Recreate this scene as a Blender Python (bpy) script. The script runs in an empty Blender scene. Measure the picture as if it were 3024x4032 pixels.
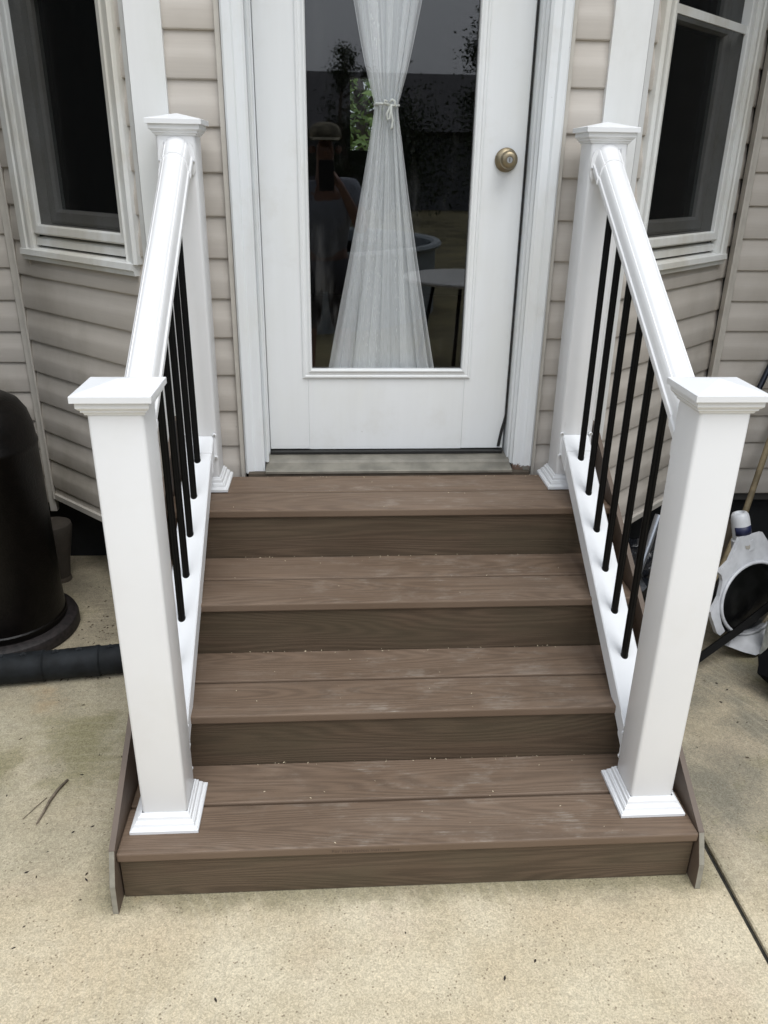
import bpy, bmesh, math, random
from mathutils import Vector, Matrix, noise
random.seed(7)
S = bpy.context.scene
COL = S.collection
rad = math.radians

# ------------------------------------------------------------------ camera
def cam_matrix(p, y, r, loc):
    f = Vector((math.sin(y) * math.cos(p), math.cos(y) * math.cos(p), -math.sin(p)))
    rt = Vector((math.cos(y), -math.sin(y), 0)); up = rt.cross(f)
    c, s = math.cos(r), math.sin(r)
    R, U = c * rt + s * up, -s * rt + c * up
    m = Matrix((R, U, -f)).transposed().to_4x4(); m.translation = loc
    return m
cd = bpy.data.cameras.new('camera'); cam = bpy.data.objects.new('camera', cd); COL.objects.link(cam)
cd.sensor_fit = 'VERTICAL'; cd.sensor_height = 36.0; cd.lens = 3124.0 / 4032 * 36
cd.clip_start = 0.02; cd.clip_end = 600
cam.matrix_world = cam_matrix(0.41311, 0.06718, 0.01672, (-0.1843, -2.4678, 1.5757))
S.camera = cam

# ------------------------------------------------------------------ overcast sky, soft sun, exposure
SUN_EL, SUN_AZ = 64, 160           # azimuth clockwise from +Y (towards the house); the light comes from behind the camera
W = bpy.data.worlds.new('World'); S.world = W; W.use_nodes = True
wn = W.node_tree.nodes; wl = W.node_tree.links; wn.clear()
sky = wn.new('ShaderNodeTexSky'); sky.sky_type = 'NISHITA'; sky.sun_disc = False
sky.sun_elevation = rad(SUN_EL); sky.sun_rotation = rad(SUN_AZ)
sky.air_density = 1.0; sky.dust_density = 4.0; sky.ozone_density = 1.0
hs = wn.new('ShaderNodeHueSaturation'); hs.inputs['Saturation'].default_value = 0.12
mx = wn.new('ShaderNodeMix'); mx.data_type = 'RGBA'; mx.inputs[0].default_value = 0.75
# closed cloud deck: the standard overcast sky, much brighter overhead than at the horizon all round
tcw = wn.new('ShaderNodeTexCoord'); sxyz = wn.new('ShaderNodeSeparateXYZ'); wl.new(tcw.outputs['Generated'], sxyz.inputs[0])
mr = wn.new('ShaderNodeMapRange'); mr.inputs[1].default_value = 0; mr.inputs[2].default_value = 1; mr.inputs[3].default_value = .40; mr.inputs[4].default_value = 1.0
wl.new(sxyz.outputs[2], mr.inputs[0])
cl = wn.new('ShaderNodeVectorMath'); cl.operation = 'SCALE'; cl.inputs[0].default_value = (10.5, 11.3, 12.6); wl.new(mr.outputs[0], cl.inputs['Scale'])
wl.new(cl.outputs[0], mx.inputs[7])
bg = wn.new('ShaderNodeBackground'); bg.inputs['Strength'].default_value = 0.12
wo = wn.new('ShaderNodeOutputWorld')
wl.new(sky.outputs[0], hs.inputs['Color']); wl.new(hs.outputs[0], mx.inputs[6])
wl.new(mx.outputs[2], bg.inputs[0]); wl.new(bg.outputs[0], wo.inputs[0])
sd = bpy.data.lights.new('sun', 'SUN'); sun = bpy.data.objects.new('sun', sd); COL.objects.link(sun)
sd.energy = 1.2; sd.angle = rad(40); sd.color = (1.0, 0.985, 0.95)
_d = Vector((math.sin(rad(SUN_AZ)) * math.cos(rad(SUN_EL)), math.cos(rad(SUN_AZ)) * math.cos(rad(SUN_EL)), math.sin(rad(SUN_EL))))
sun.rotation_euler = _d.to_track_quat('Z', 'Y').to_euler(); sun.location = (2, -6, 8)
S.render.engine = 'CYCLES'
S.cycles.use_denoising = True
S.cycles.max_bounces = 8; S.cycles.transparent_max_bounces = 24; S.cycles.caustics_reflective = False; S.cycles.caustics_refractive = False
vs = S.view_settings; vs.view_transform = 'Standard'; vs.look = 'None'; vs.gamma = 1; vs.exposure = 0.52; vs.use_curve_mapping = False

# ------------------------------------------------------------------ material helpers
class Mat:
    def __init__(s, name):
        s.m = bpy.data.materials.new(name); s.m.use_nodes = True
        s.nt = s.m.node_tree; s.n = s.nt.nodes; s.l = s.nt.links
        s.b = s.n['Principled BSDF']; s.out = s.n['Material Output']
        s.tc = s.n.new('ShaderNodeTexCoord').outputs['Object']
    def set(s, k, v):
        i = s.b.inputs[k]
        if hasattr(v, 'links') or isinstance(v, bpy.types.NodeSocket): s.l.new(v, i)
        else: i.default_value = v
    def lk(s, v, i):
        if isinstance(v, bpy.types.NodeSocket): s.l.new(v, i)
        else: i.default_value = v
    def mapping(s, scale=(1, 1, 1), loc=(0, 0, 0), rot=(0, 0, 0), src=None):
        n = s.n.new('ShaderNodeMapping'); s.l.new(src or s.tc, n.inputs[0])
        n.inputs['Scale'].default_value = scale; n.inputs['Rotation'].default_value = rot
        s.lk(loc, n.inputs['Location'])
        return n.outputs[0]
    def noise(s, scale, vec=None, detail=4, rough=.55, dist=0):
        n = s.n.new('ShaderNodeTexNoise'); s.l.new(vec or s.tc, n.inputs['Vector'])
        n.inputs['Scale'].default_value = scale; n.inputs['Detail'].default_value = detail
        n.inputs['Roughness'].default_value = rough; n.inputs['Distortion'].default_value = dist
        return n.outputs[0]
    def voro(s, scale, vec=None, feat='F1'):
        n = s.n.new('ShaderNodeTexVoronoi'); n.feature = feat; s.l.new(vec or s.tc, n.inputs['Vector'])
        n.inputs['Scale'].default_value = scale
        return n.outputs['Distance']
    def math(s, op, a, b=0.0, clamp=False):
        n = s.n.new('ShaderNodeMath'); n.operation = op; n.use_clamp = clamp
        s.lk(a, n.inputs[0]); s.lk(b, n.inputs[1]); return n.outputs[0]
    def ramp(s, f, a, b, lo=0.0, hi=1.0):
        n = s.n.new('ShaderNodeMapRange'); n.clamp = True; n.interpolation_type = 'SMOOTHSTEP'
        s.l.new(f, n.inputs[0]); n.inputs[1].default_value = a; n.inputs[2].default_value = b
        n.inputs[3].default_value = lo; n.inputs[4].default_value = hi
        return n.outputs[0]
    def mix(s, f, a, b, mode='MIX'):
        n = s.n.new('ShaderNodeMix'); n.data_type = 'RGBA'; n.blend_type = mode
        s.lk(f, n.inputs[0])
        for v, i in ((a, 6), (b, 7)):
            if isinstance(v, bpy.types.NodeSocket): s.l.new(v, n.inputs[i])
            else: n.inputs[i].default_value = (*v[:3], 1)
        return n.outputs[2]
    def mul(s, col, f):   # multiply colour by a scalar socket
        n = s.n.new('ShaderNodeVectorMath'); n.operation = 'SCALE'
        if isinstance(col, bpy.types.NodeSocket): s.l.new(col, n.inputs[0])
        else: n.inputs[0].default_value = col[:3]
        s.lk(f, n.inputs['Scale']); return n.outputs[0]
    def xyz(s, src=None):
        n = s.n.new('ShaderNodeSeparateXYZ'); s.l.new(src or s.tc, n.inputs[0]); return n.outputs
    def rnd(s):
        return s.n.new('ShaderNodeObjectInfo').outputs['Random']
    def bump(s, h, strength=.3, dist=.002, normal=None):
        n = s.n.new('ShaderNodeBump'); n.inputs['Strength'].default_value = strength; n.inputs['Distance'].default_value = dist
        s.l.new(h, n.inputs['Height'])
        if normal: s.l.new(normal, n.inputs['Normal'])
        s.l.new(n.outputs[0], s.b.inputs['Normal']); return n.outputs[0]

def plain(name, col, rough=.5, metal=0.0, var=.08, vscale=6, bscale=0, bstr=.2, bdist=.001, spec=.5, rnd=0.0):
    s = Mat(name)
    f = s.ramp(s.noise(vscale, detail=5), .3, .7, 1 - var, 1 + var)
    if rnd: f = s.math('MULTIPLY', f, s.ramp(s.rnd(), 0, 1, 1 - rnd, 1 + rnd))
    s.set('Base Color', s.mul(col, f)); s.set('Roughness', rough); s.set('Metallic', metal); s.set('Specular IOR Level', spec)
    if bscale: s.bump(s.noise(bscale, detail=3), bstr, bdist)
    return s.m

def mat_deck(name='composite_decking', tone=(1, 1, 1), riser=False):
    s = Mat(name)
    r = s.rnd()
    cmb = s.n.new('ShaderNodeCombineXYZ')
    s.l.new(s.math('MULTIPLY', r, 37.0), cmb.inputs[0]); s.l.new(s.math('MULTIPLY', r, 91.0), cmb.inputs[1])
    N = s.noise(1.0, s.mapping((.9, 9.5, 9.5), loc=cmb.outputs[0]), detail=1.2, rough=.35)
    g = s.math('SINE', s.math('MULTIPLY', N, 165.0))
    fine = s.noise(1.0, s.mapping((7, 330, 330), loc=cmb.outputs[0]), detail=4, rough=.6)
    gr = s.math('ADD', s.math('MULTIPLY', g, .40), s.math('MULTIPLY', s.math('SUBTRACT', fine, .5), 3.0))
    g01 = s.ramp(gr, -1.1, 1.1)
    geo = s.n.new('ShaderNodeNewGeometry'); up = s.xyz(geo.outputs['Normal'])[2]; flat = s.ramp(up, .5, .9)
    blotch = s.noise(1.0, s.mapping((2.0, 6, 6), loc=cmb.outputs[0]), detail=5)
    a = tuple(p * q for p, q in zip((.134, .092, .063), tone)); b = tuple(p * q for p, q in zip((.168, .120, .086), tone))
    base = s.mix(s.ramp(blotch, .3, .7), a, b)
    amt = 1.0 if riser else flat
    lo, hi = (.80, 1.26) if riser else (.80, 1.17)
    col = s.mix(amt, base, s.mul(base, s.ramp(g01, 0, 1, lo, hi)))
    if riser:   # thin green-grey weathering film
        film = s.ramp(s.noise(1.0, s.mapping((2.5, 9, 9), loc=cmb.outputs[0]), detail=5), .38, .66)
        col = s.mix(s.math('MULTIPLY', film, .45), col, tuple(p * q for p, q in zip((.122, .104, .068), tone)))
    else:       # pale foot scuffs rubbed onto the raised grain, mostly along the walking line
        x = s.xyz()[0]
        walk = s.math('MULTIPLY', s.ramp(x, -.5, -.05), s.ramp(x, .62, .35))
        sc = s.noise(1.0, s.mapping((9, 17, 17), loc=cmb.outputs[0]), detail=8, rough=.7)
        lines = s.ramp(s.noise(1.0, s.mapping((10, 420, 420), loc=cmb.outputs[0]), detail=3), .40, .62)
        scm = s.math('MULTIPLY', s.math('MULTIPLY', s.ramp(sc, .50, .70), lines), s.math('MULTIPLY', flat, s.ramp(walk, 0, 1, .18, 1)))
        col = s.mix(s.math('MULTIPLY', scm, .46), col, (.38, .345, .295))
        dust = s.math('MULTIPLY', s.math('MULTIPLY', s.ramp(sc, .42, .70), flat), s.ramp(walk, 0, 1, .06, .15))
        col = s.mix(dust, col, (.25, .205, .165))
    spk = s.ramp(s.voro(24), .035, .02); col = s.mix(s.math('MULTIPLY', spk, .5), col, (.04, .025, .018))
    s.set('Base Color', col); s.set('Roughness', .6); s.set('Specular IOR Level', .3)
    s.bump(s.math('MULTIPLY', g01, amt), .35, .0011)
    return s.m

def mat_concrete(name='concrete', dirt_shade=.66, dcol=(.30, .282, .208)):
    s = Mat(name)
    x, y, z = s.xyz()
    big = s.noise(1.1, detail=5); mid = s.noise(5.0, detail=6, rough=.6)
    worm = s.noise(95, detail=2, rough=.5, dist=1.2); fine = s.noise(240, detail=4, rough=.75); grit = s.noise(520, detail=2)
    base = s.mix(s.ramp(mid, .3, .7), (.505, .432, .300), (.595, .525, .385))
    base = s.mix(s.ramp(big, .38, .66), base, (.52, .425, .285))
    pink = s.ramp(s.noise(3.3, s.mapping(loc=(2, 9, 0)), detail=5), .52, .70)
    base = s.mix(s.math('MULTIPLY', pink, .35), base, (.50, .39, .29))
    # dirt and algae film nearer the house, ragged edge, with shade painted in
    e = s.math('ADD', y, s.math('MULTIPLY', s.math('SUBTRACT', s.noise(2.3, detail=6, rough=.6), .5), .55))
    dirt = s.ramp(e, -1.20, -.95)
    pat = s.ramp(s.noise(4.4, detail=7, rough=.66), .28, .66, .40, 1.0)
    base = s.mix(s.math('MULTIPLY', s.math('MULTIPLY', dirt, pat), dirt_shade), base, dcol)
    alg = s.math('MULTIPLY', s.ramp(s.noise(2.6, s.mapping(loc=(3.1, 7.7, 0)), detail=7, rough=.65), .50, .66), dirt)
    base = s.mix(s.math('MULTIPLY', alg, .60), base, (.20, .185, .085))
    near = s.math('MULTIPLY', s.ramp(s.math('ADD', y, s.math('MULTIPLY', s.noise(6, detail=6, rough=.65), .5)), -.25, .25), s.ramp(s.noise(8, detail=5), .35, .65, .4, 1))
    base = s.mix(s.math('MULTIPLY', near, .65), base, (.18, .155, .115))  # extra darkening at the wall: shade coloured in along with the grime
    # old grime in the corner along the skirt boards and the foot of the bottom riser
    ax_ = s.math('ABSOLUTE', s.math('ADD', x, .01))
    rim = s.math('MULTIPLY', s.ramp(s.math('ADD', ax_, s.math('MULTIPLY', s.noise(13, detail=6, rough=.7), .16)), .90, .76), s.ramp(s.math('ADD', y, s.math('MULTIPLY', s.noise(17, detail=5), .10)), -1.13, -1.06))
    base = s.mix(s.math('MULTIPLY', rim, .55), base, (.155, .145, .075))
    rust = s.ramp(s.noise(2.6, s.mapping(loc=(11, 4, 0)), detail=6), .62, .76)
    base = s.mix(s.math('MULTIPLY', rust, .45), base, (.45, .29, .14))
    # trowel arcs
    w = s.n.new('ShaderNodeTexWave'); w.wave_type = 'RINGS'; w.rings_direction = 'Z'; s.l.new(s.mapping(loc=(.9, 1.35, 0)), w.inputs['Vector'])
    w.inputs['Scale'].default_value = 9; w.inputs['Distortion'].default_value = 3; w.inputs['Detail'].default_value = 3
    arc = s.math('MULTIPLY', s.ramp(w.outputs['Fac'], .75, 1.0), s.ramp(s.noise(2.1, s.mapping(loc=(5, 5, 0))), .42, .6))
    base = s.mix(s.math('MULTIPLY', arc, .13), base, (.60, .54, .42))
    # sand grain and pits
    col = s.mul(base, s.ramp(worm, .34, .66, .86, 1.09))
    col = s.mul(col, s.ramp(fine, .3, .7, .74, 1.20))
    col = s.mul(col, s.ramp(grit, .3, .7, .9, 1.08))
    pits = s.ramp(s.voro(75), .21, .10)
    pm = s.math('MULTIPLY', pits, s.ramp(s.noise(14, detail=2), .40, .55))
    col = s.mix(s.math('MULTIPLY', pm, .66), col, (.14, .105, .065))
    s.set('Base Color', col); s.set('Roughness', .9); s.set('Specular IOR Level', .25)
    h = s.math('SUBTRACT', s.math('ADD', s.math('ADD', fine, worm), s.math('MULTIPLY', grit, .4)), s.math('MULTIPLY', pm, .9))
    s.bump(h, .55, .0018)
    return s.m

def mat_siding():
    s = Mat('vinyl_siding')
    x, y, z = s.xyz()
    grain = s.noise(1.0, s.mapping((9, 9, 260)), detail=3)
    blot = s.noise(2.4, detail=6, rough=.6)
    col = s.mix(s.ramp(blot, .35, .7), (.545, .505, .457), (.508, .467, .417))
    col = s.mul(col, s.ramp(grain, .3, .7, .98, 1.02))
    col = s.mul(col, s.ramp(s.rnd(), 0, 1, .965, 1.03))
    # mildew smears low on the recessed walls
    mil = s.math('MULTIPLY', s.ramp(s.noise(3.1, s.mapping((1, 1, .6)), detail=7, rough=.65), .40, .72), s.math('MULTIPLY', s.ramp(y, .18, .4), s.ramp(z, 1.7, .6)))
    col = s.mix(s.math('MULTIPLY', mil, .5), col, (.20, .17, .115))
    spk = s.math('MULTIPLY', s.ramp(s.voro(9), .03, .018), s.ramp(s.noise(3), .5, .55))
    col = s.mix(s.math('MULTIPLY', spk, .8), col, (.10, .075, .05))
    s.set('Base Color', col); s.set('Roughness', .55); s.set('Specular IOR Level', .35)
    s.bump(grain, .12, .001)
    return s.m

def mat_paint(name, col=(.77, .785, .79), peel=False, streak=.05, dirt=.35):
    s = Mat(name)
    x, y, z = s.xyz()
    brush = s.noise(1.0, s.mapping((34, 34, 1.6)), detail=5)
    patch = s.noise(3.0, s.mapping((1.6, 1.6, .7)), detail=5, rough=.6)
    c = s.mix(s.ramp(patch, .35, .7), col, (.74, .75, .735))
    c = s.mul(c, s.ramp(brush, .25, .75, 1 - streak, 1 + streak * .6))
    d = s.math('MULTIPLY', s.ramp(s.noise(4.5, detail=7, rough=.68), .52, .74), dirt)
    c = s.mix(d, c, (.55, .53, .47))
    nk = s.math('MULTIPLY', s.ramp(s.voro(16), .03, .012), s.ramp(s.noise(6), .52, .58))
    c = s.mix(s.math('MULTIPLY', nk, .7), c, (.2, .18, .15))
    if peel:
        e = s.math('ADD', z, s.math('MULTIPLY', s.math('SUBTRACT', s.noise(34, detail=5, rough=.7), .5), .075))
        m = s.math('MULTIPLY', s.ramp(e, .646, .640), s.ramp(x, .1, .3))
        wood = s.mix(s.ramp(s.noise(40, detail=3), .45, .58), (.19, .18, .155), (.16, .10, .075))
        c = s.mix(m, c, wood)
    s.set('Base Color', c); s.set('Roughness', .5); s.set('Specular IOR Level', .4)
    s.bump(brush, .1, .001)
    return s.m

def mat_glass(name, tint=(1, 1, 1), k=1.7, smear=0.0):
    s = Mat(name); s.n.remove(s.b)
    # Fresnel of a thin pane, the same from either side
    geo = s.n.new('ShaderNodeNewGeometry'); dot = s.n.new('ShaderNodeVectorMath'); dot.operation = 'DOT_PRODUCT'
    s.l.new(geo.outputs['Normal'], dot.inputs[0]); s.l.new(geo.outputs['Incoming'], dot.inputs[1])
    ci = s.math('SUBTRACT', 1.0, s.math('ABSOLUTE', dot.outputs['Value']), True)
    fres = s.math('ADD', .04, s.math('MULTIPLY', s.math('POWER', ci, 5.0), .96))
    t = s.n.new('ShaderNodeBsdfTransparent'); t.inputs[0].default_value = (*tint, 1)
    g = s.n.new('ShaderNodeBsdfGlossy'); g.inputs['Roughness'].default_value = 0.012
    m = s.n.new('ShaderNodeMixShader')
    s.l.new(s.math('MULTIPLY', fres, k, True), m.inputs[0]); s.l.new(t.outputs[0], m.inputs[1]); s.l.new(g.outputs[0], m.inputs[2])
    last = m
    if smear:   # wiped dirt on the pane
        d = s.n.new('ShaderNodeBsdfDiffuse'); d.inputs[0].default_value = (.6, .6, .58, 1)
        n1 = s.ramp(s.noise(1.0, s.mapping((9, 9, 2.2), rot=(0, .5, 0)), detail=8, rough=.7), .52, .80); z = s.xyz()[2]
        last = s.n.new('ShaderNodeMixShader'); s.l.new(s.math('MULTIPLY', s.math('MULTIPLY', n1, s.ramp(z, 1.6, .95, .25, 1)), smear), last.inputs[0])
        s.l.new(m.outputs[0], last.inputs[1]); s.l.new(d.outputs[0], last.inputs[2])
    s.l.new(last.outputs[0], s.out.inputs[0]); return s.m

def mat_screen():
    s = Mat('insect_screen'); s.n.remove(s.b)
    t = s.n.new('ShaderNodeBsdfTransparent'); d = s.n.new('ShaderNodeBsdfDiffuse')
    d.inputs[0].default_value = (.010, .0105, .0105, 1)
    m = s.n.new('ShaderNodeMixShader'); s.l.new(s.ramp(s.noise(900, detail=1), .3, .7, .58, .74), m.inputs[0])
    s.l.new(t.outputs[0], m.inputs[1]); s.l.new(d.outputs[0], m.inputs[2]); s.l.new(m.outputs[0], s.out.inputs[0]); return s.m

def mat_sheer(name, facing, edge):
    s = Mat(name); s.n.remove(s.b)
    t = s.n.new('ShaderNodeBsdfTransparent'); d = s.n.new('ShaderNodeBsdfDiffuse'); tr = s.n.new('ShaderNodeBsdfTranslucent')
    d.inputs[0].default_value = (.93, .955, .96, 1); tr.inputs[0].default_value = (.9, .92, .92, 1)
    a = s.n.new('ShaderNodeMixShader'); a.inputs[0].default_value = .10
    s.l.new(d.outputs[0], a.inputs[1]); s.l.new(tr.outputs[0], a.inputs[2])
    lw = s.n.new('ShaderNodeLayerWeight'); lw.inputs[0].default_value = .4
    weave = s.noise(1.0, s.mapping((500, 500, 30)), detail=2)
    f = s.math('ADD', s.ramp(lw.outputs['Facing'], 0, .75, facing, edge), s.math('MULTIPLY', s.math('SUBTRACT', weave, .5), .14), True)
    m = s.n.new('ShaderNodeMixShader'); s.l.new(f, m.inputs[0]); s.l.new(t.outputs[0], m.inputs[1]); s.l.new(a.outputs[0], m.inputs[2])
    s.l.new(m.outputs[0], s.out.inputs[0]); return s.m

def mat_leaf(name, a, b):
    s = Mat(name); s.set('Base Color', s.mix(s.ramp(s.noise(2.5, detail=3), .3, .7), a, b)); s.set('Roughness', .6)
    return s.m

DECK = mat_deck(); RISER = mat_deck('composite_riser_shaded', (.60, .595, .56), True); SKM = plain('skirt_brown', (.108, .078, .057), .55, var=.12, vscale=9, bscale=120, bstr=.12); CONC = mat_concrete(); CONC2 = mat_concrete('concrete_dirt_shaded', .95, (.215, .20, .155)); SIDE = mat_siding()  # RISER and CONC2 have shade mixed into their own tone
def mat_vinyl():
    s = Mat('white_vinyl')
    c = s.mul((.765, .767, .77), s.ramp(s.noise(2.2, detail=5), .3, .7, .975, 1.015))
    sc = s.math('MULTIPLY', s.ramp(s.noise(1.0, s.mapping((60, 60, 9)), detail=5, rough=.7), .66, .74), s.ramp(s.noise(4.5, detail=3), .50, .62))
    c = s.mix(s.math('MULTIPLY', sc, .28), c, (.42, .41, .38))
    gr = s.math('MULTIPLY', s.ramp(s.noise(5.5, detail=7, rough=.66), .50, .74), .10)
    c = s.mix(gr, c, (.60, .57, .50))
    dot = s.math('MULTIPLY', s.ramp(s.voro(13), .022, .012), s.ramp(s.noise(5), .5, .56)); c = s.mix(s.math('MULTIPLY', dot, .6), c, (.2, .18, .15))
    s.set('Base Color', c); s.set('Roughness', s.ramp(s.noise(3, detail=4), .3, .7, .30, .44)); s.set('Specular IOR Level', .45)
    return s.m
VINYL = mat_vinyl()
VINYL_EDGE = plain('white_vinyl_trim', (.765, .775, .785), .42, var=.012, vscale=4)
DOORP = mat_paint('door_paint', (.765, .78, .785), streak=.018, dirt=.26)
TRIMP = mat_paint('casing_paint', (.76, .785, .80), peel=True, streak=.035, dirt=.3)
CORNP = mat_paint('corner_paint', (.78, .785, .78), streak=.02, dirt=.18)
WINP = mat_paint('window_paint', (.60, .58, .52), streak=.03, dirt=.6)
JCH = plain('siding_trim', (.50, .47, .42), .5, var=.06, vscale=20)
GLASS = mat_glass('door_glass', smear=.10); WGLASS = mat_glass('window_glass', (.6, .63, .63), 1.2)
SCREEN = mat_screen(); SHEER = mat_sheer('sheer_voile', .28, .90); SHEER2 = mat_sheer('sheer_voile_gathered', .93, 1.0)
BLACKM = plain('black_powder_coat', (.0015, .0015, .0017), .38, var=.1, vscale=40, spec=.18)
FOUND = plain('dark_foundation', (.010, .011, .0125), .85, var=.4, vscale=7, bscale=90, bstr=.4, bdist=.003)
SILL = plain('sill_metal', (.20, .188, .158), .45, metal=.25, var=.22, vscale=14, bscale=120, bstr=.15)
RUBBER = plain('black_rubber', (.012, .012, .011), .7, var=.3, vscale=60)
BRASS = plain('aged_brass', (.27, .225, .15), .38, metal=.9, var=.12, vscale=30)
STEEL = plain('screw_steel', (.6, .6, .6), .3, metal=.9)
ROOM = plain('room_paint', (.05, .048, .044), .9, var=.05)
LUMBER = plain('dark_lumber', (.07, .055, .04), .85, var=.2, vscale=20)
SKIRT_CUT = plain('board_cut_end', (.23, .215, .175), .8, var=.12, vscale=60, bscale=300)
ROOF = plain('shingle', (.05, .05, .055), .9, var=.2, vscale=8)

# ------------------------------------------------------------------ geometry helpers
def mesh(name, v, f, mat, parent=None, smooth=False, loc=None):
    me = bpy.data.meshes.new(name); me.from_pydata([tuple(p) for p in v], [], f); me.update()
    me.materials.append(mat)
    if smooth:
        for p in me.polygons: p.use_smooth = True
    return link(name, me, parent)
def link(name, me, parent=None):
    o = bpy.data.objects.new(name, me); COL.objects.link(o)
    if parent is not None:
        o.parent = parent
        root = parent
        w = Matrix.Translation(world_loc(parent))
        o.matrix_parent_inverse = w.inverted()
    return o
_WL = {}
def world_loc(o):
    return _WL.get(o.name, Vector((0, 0, 0)))
def thing(name, label, cat, loc=(0, 0, 0), group=None):
    o = bpy.data.objects.new(name, None); COL.objects.link(o); o.location = loc; o.empty_display_size = .1
    _WL[o.name] = Vector(loc)
    return tag(o, label, cat, group)
def tag(o, label, cat, group=None, kind=None):
    o['label'] = label; o['category'] = cat
    if group: o['group'] = group
    if kind: o['kind'] = kind
    return o
def structure(o): o['kind'] = 'structure'; return o

def boxd(x0, x1, y0, y1, z0, z1, bev=0.0, seg=1):
    bm = bmesh.new()
    vs = [bm.verts.new(p) for p in ((x0, y0, z0), (x1, y0, z0), (x1, y1, z0), (x0, y1, z0), (x0, y0, z1), (x1, y0, z1), (x1, y1, z1), (x0, y1, z1))]
    for q in ((0, 3, 2, 1), (4, 5, 6, 7), (0, 1, 5, 4), (1, 2, 6, 5), (2, 3, 7, 6), (3, 0, 4, 7)): bm.faces.new([vs[i] for i in q])
    if bev: bmesh.ops.bevel(bm, geom=bm.edges[:], offset=bev, segments=seg, affect='EDGES', profile=.5)
    bm.verts.index_update()
    v = [tuple(p.co) for p in bm.verts]; f = [[p.index for p in q.verts] for q in bm.faces]; bm.free()
    return v, f
def box(name, x0, x1, y0, y1, z0, z1, mat, parent=None, bev=0.0, seg=1):
    v, f = boxd(x0, x1, y0, y1, z0, z1, bev, seg); return mesh(name, v, f, mat, parent)
def prism(poly, d):   # closed polygon of 3D points extruded by vector d
    n = len(poly); d = Vector(d)
    v = [Vector(p) for p in poly] + [Vector(p) + d for p in poly]
    f = [list(range(n))[::-1], list(range(n, 2 * n))] + [[i, (i + 1) % n, n + (i + 1) % n, n + i] for i in range(n)]
    return v, f
def rings(rs, cap0=True, cap1=True):   # rs: list of rings (equal counts) of 3D points
    n = len(rs[0]); v = [p for r in rs for p in r]; f = []
    for k in range(len(rs) - 1):
        for i in range(n):
            j = (i + 1) % n; f.append([k * n + i, k * n + j, (k + 1) * n + j, (k + 1) * n + i])
    if cap0: f.append(list(range(n))[::-1])
    if cap1: f.append([(len(rs) - 1) * n + i for i in range(n)])
    return v, f
def lathe(prof, c, n=40, axis='Z', cap=True):
    R = []
    for r, h in prof:
        ring = []
        for i in range(n):
            a = 2 * math.pi * i / n
            p = (r * math.cos(a), r * math.sin(a), h) if axis == 'Z' else (r * math.cos(a), -h, r * math.sin(a))
            ring.append((c[0] + p[0], c[1] + p[1], c[2] + p[2]))
        R.append(ring)
    return rings(R, cap, cap)
def tube(pts, r, n=10, closed_ends=True):
    pts = [Vector(p) for p in pts]; R = []
    up = Vector((0, 0, 1)); prev = None
    for i, p in enumerate(pts):
        t = (pts[min(i + 1, len(pts) - 1)] - pts[max(i - 1, 0)]).normalized()
        if prev is None:
            a = t.cross(up)
            if a.length < 1e-3: a = t.cross(Vector((1, 0, 0)))
        else: a = prev - t * prev.dot(t)
        a.normalize(); prev = a; b = t.cross(a)
        rr = r(i / max(1, len(pts) - 1)) if callable(r) else r
        R.append([p + (a * math.cos(2 * math.pi * k / n) + b * math.sin(2 * math.pi * k / n)) * rr for k in range(n)])
    return rings(R, closed_ends, closed_ends)
def join(parts):
    V, F = [], []
    for v, f in parts:
        o = len(V); V += [tuple(p) for p in v]; F += [[i + o for i in q] for q in f]
    return V, F
def autosmooth(o, ang=40):
    for p in o.data.polygons: p.use_smooth = True
    o.data.set_sharp_from_angle(angle=rad(ang)); return o

# ================================================================== SETTING
TZ = [.1435 + .1595 * i for i in range(4)]; NY = [-1.111 + .2778 * i for i in range(4)]
lawn = mesh('lawn', [(-200, -220, -.03), (200, -220, -.03), (200, 120, -.03), (-200, 120, -.03)], [[0, 1, 2, 3]],
            plain('dry_grass', (.12, .105, .05), .95, var=.35, vscale=1.2, bscale=60, bstr=.6, bdist=.02)); structure(lawn)
# two slabs of concrete with a real open joint between them
patio = bpy.data.objects.new('patio', None); COL.objects.link(patio); structure(patio)
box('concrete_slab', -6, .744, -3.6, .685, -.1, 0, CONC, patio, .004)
box('concrete_slab', .757, 6, -3.6, .685, -.1, 0, CONC2, patio, .004)  # stained slab, its colour darkened further to carry the shade on this side
box('joint_filler', .742, .759, -3.6, .684, -.09, -.012, plain('joint_dirt', (.022, .02, .015), .95, var=.5, vscale=40, bscale=120, bstr=.8, bdist=.006), patio)

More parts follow.
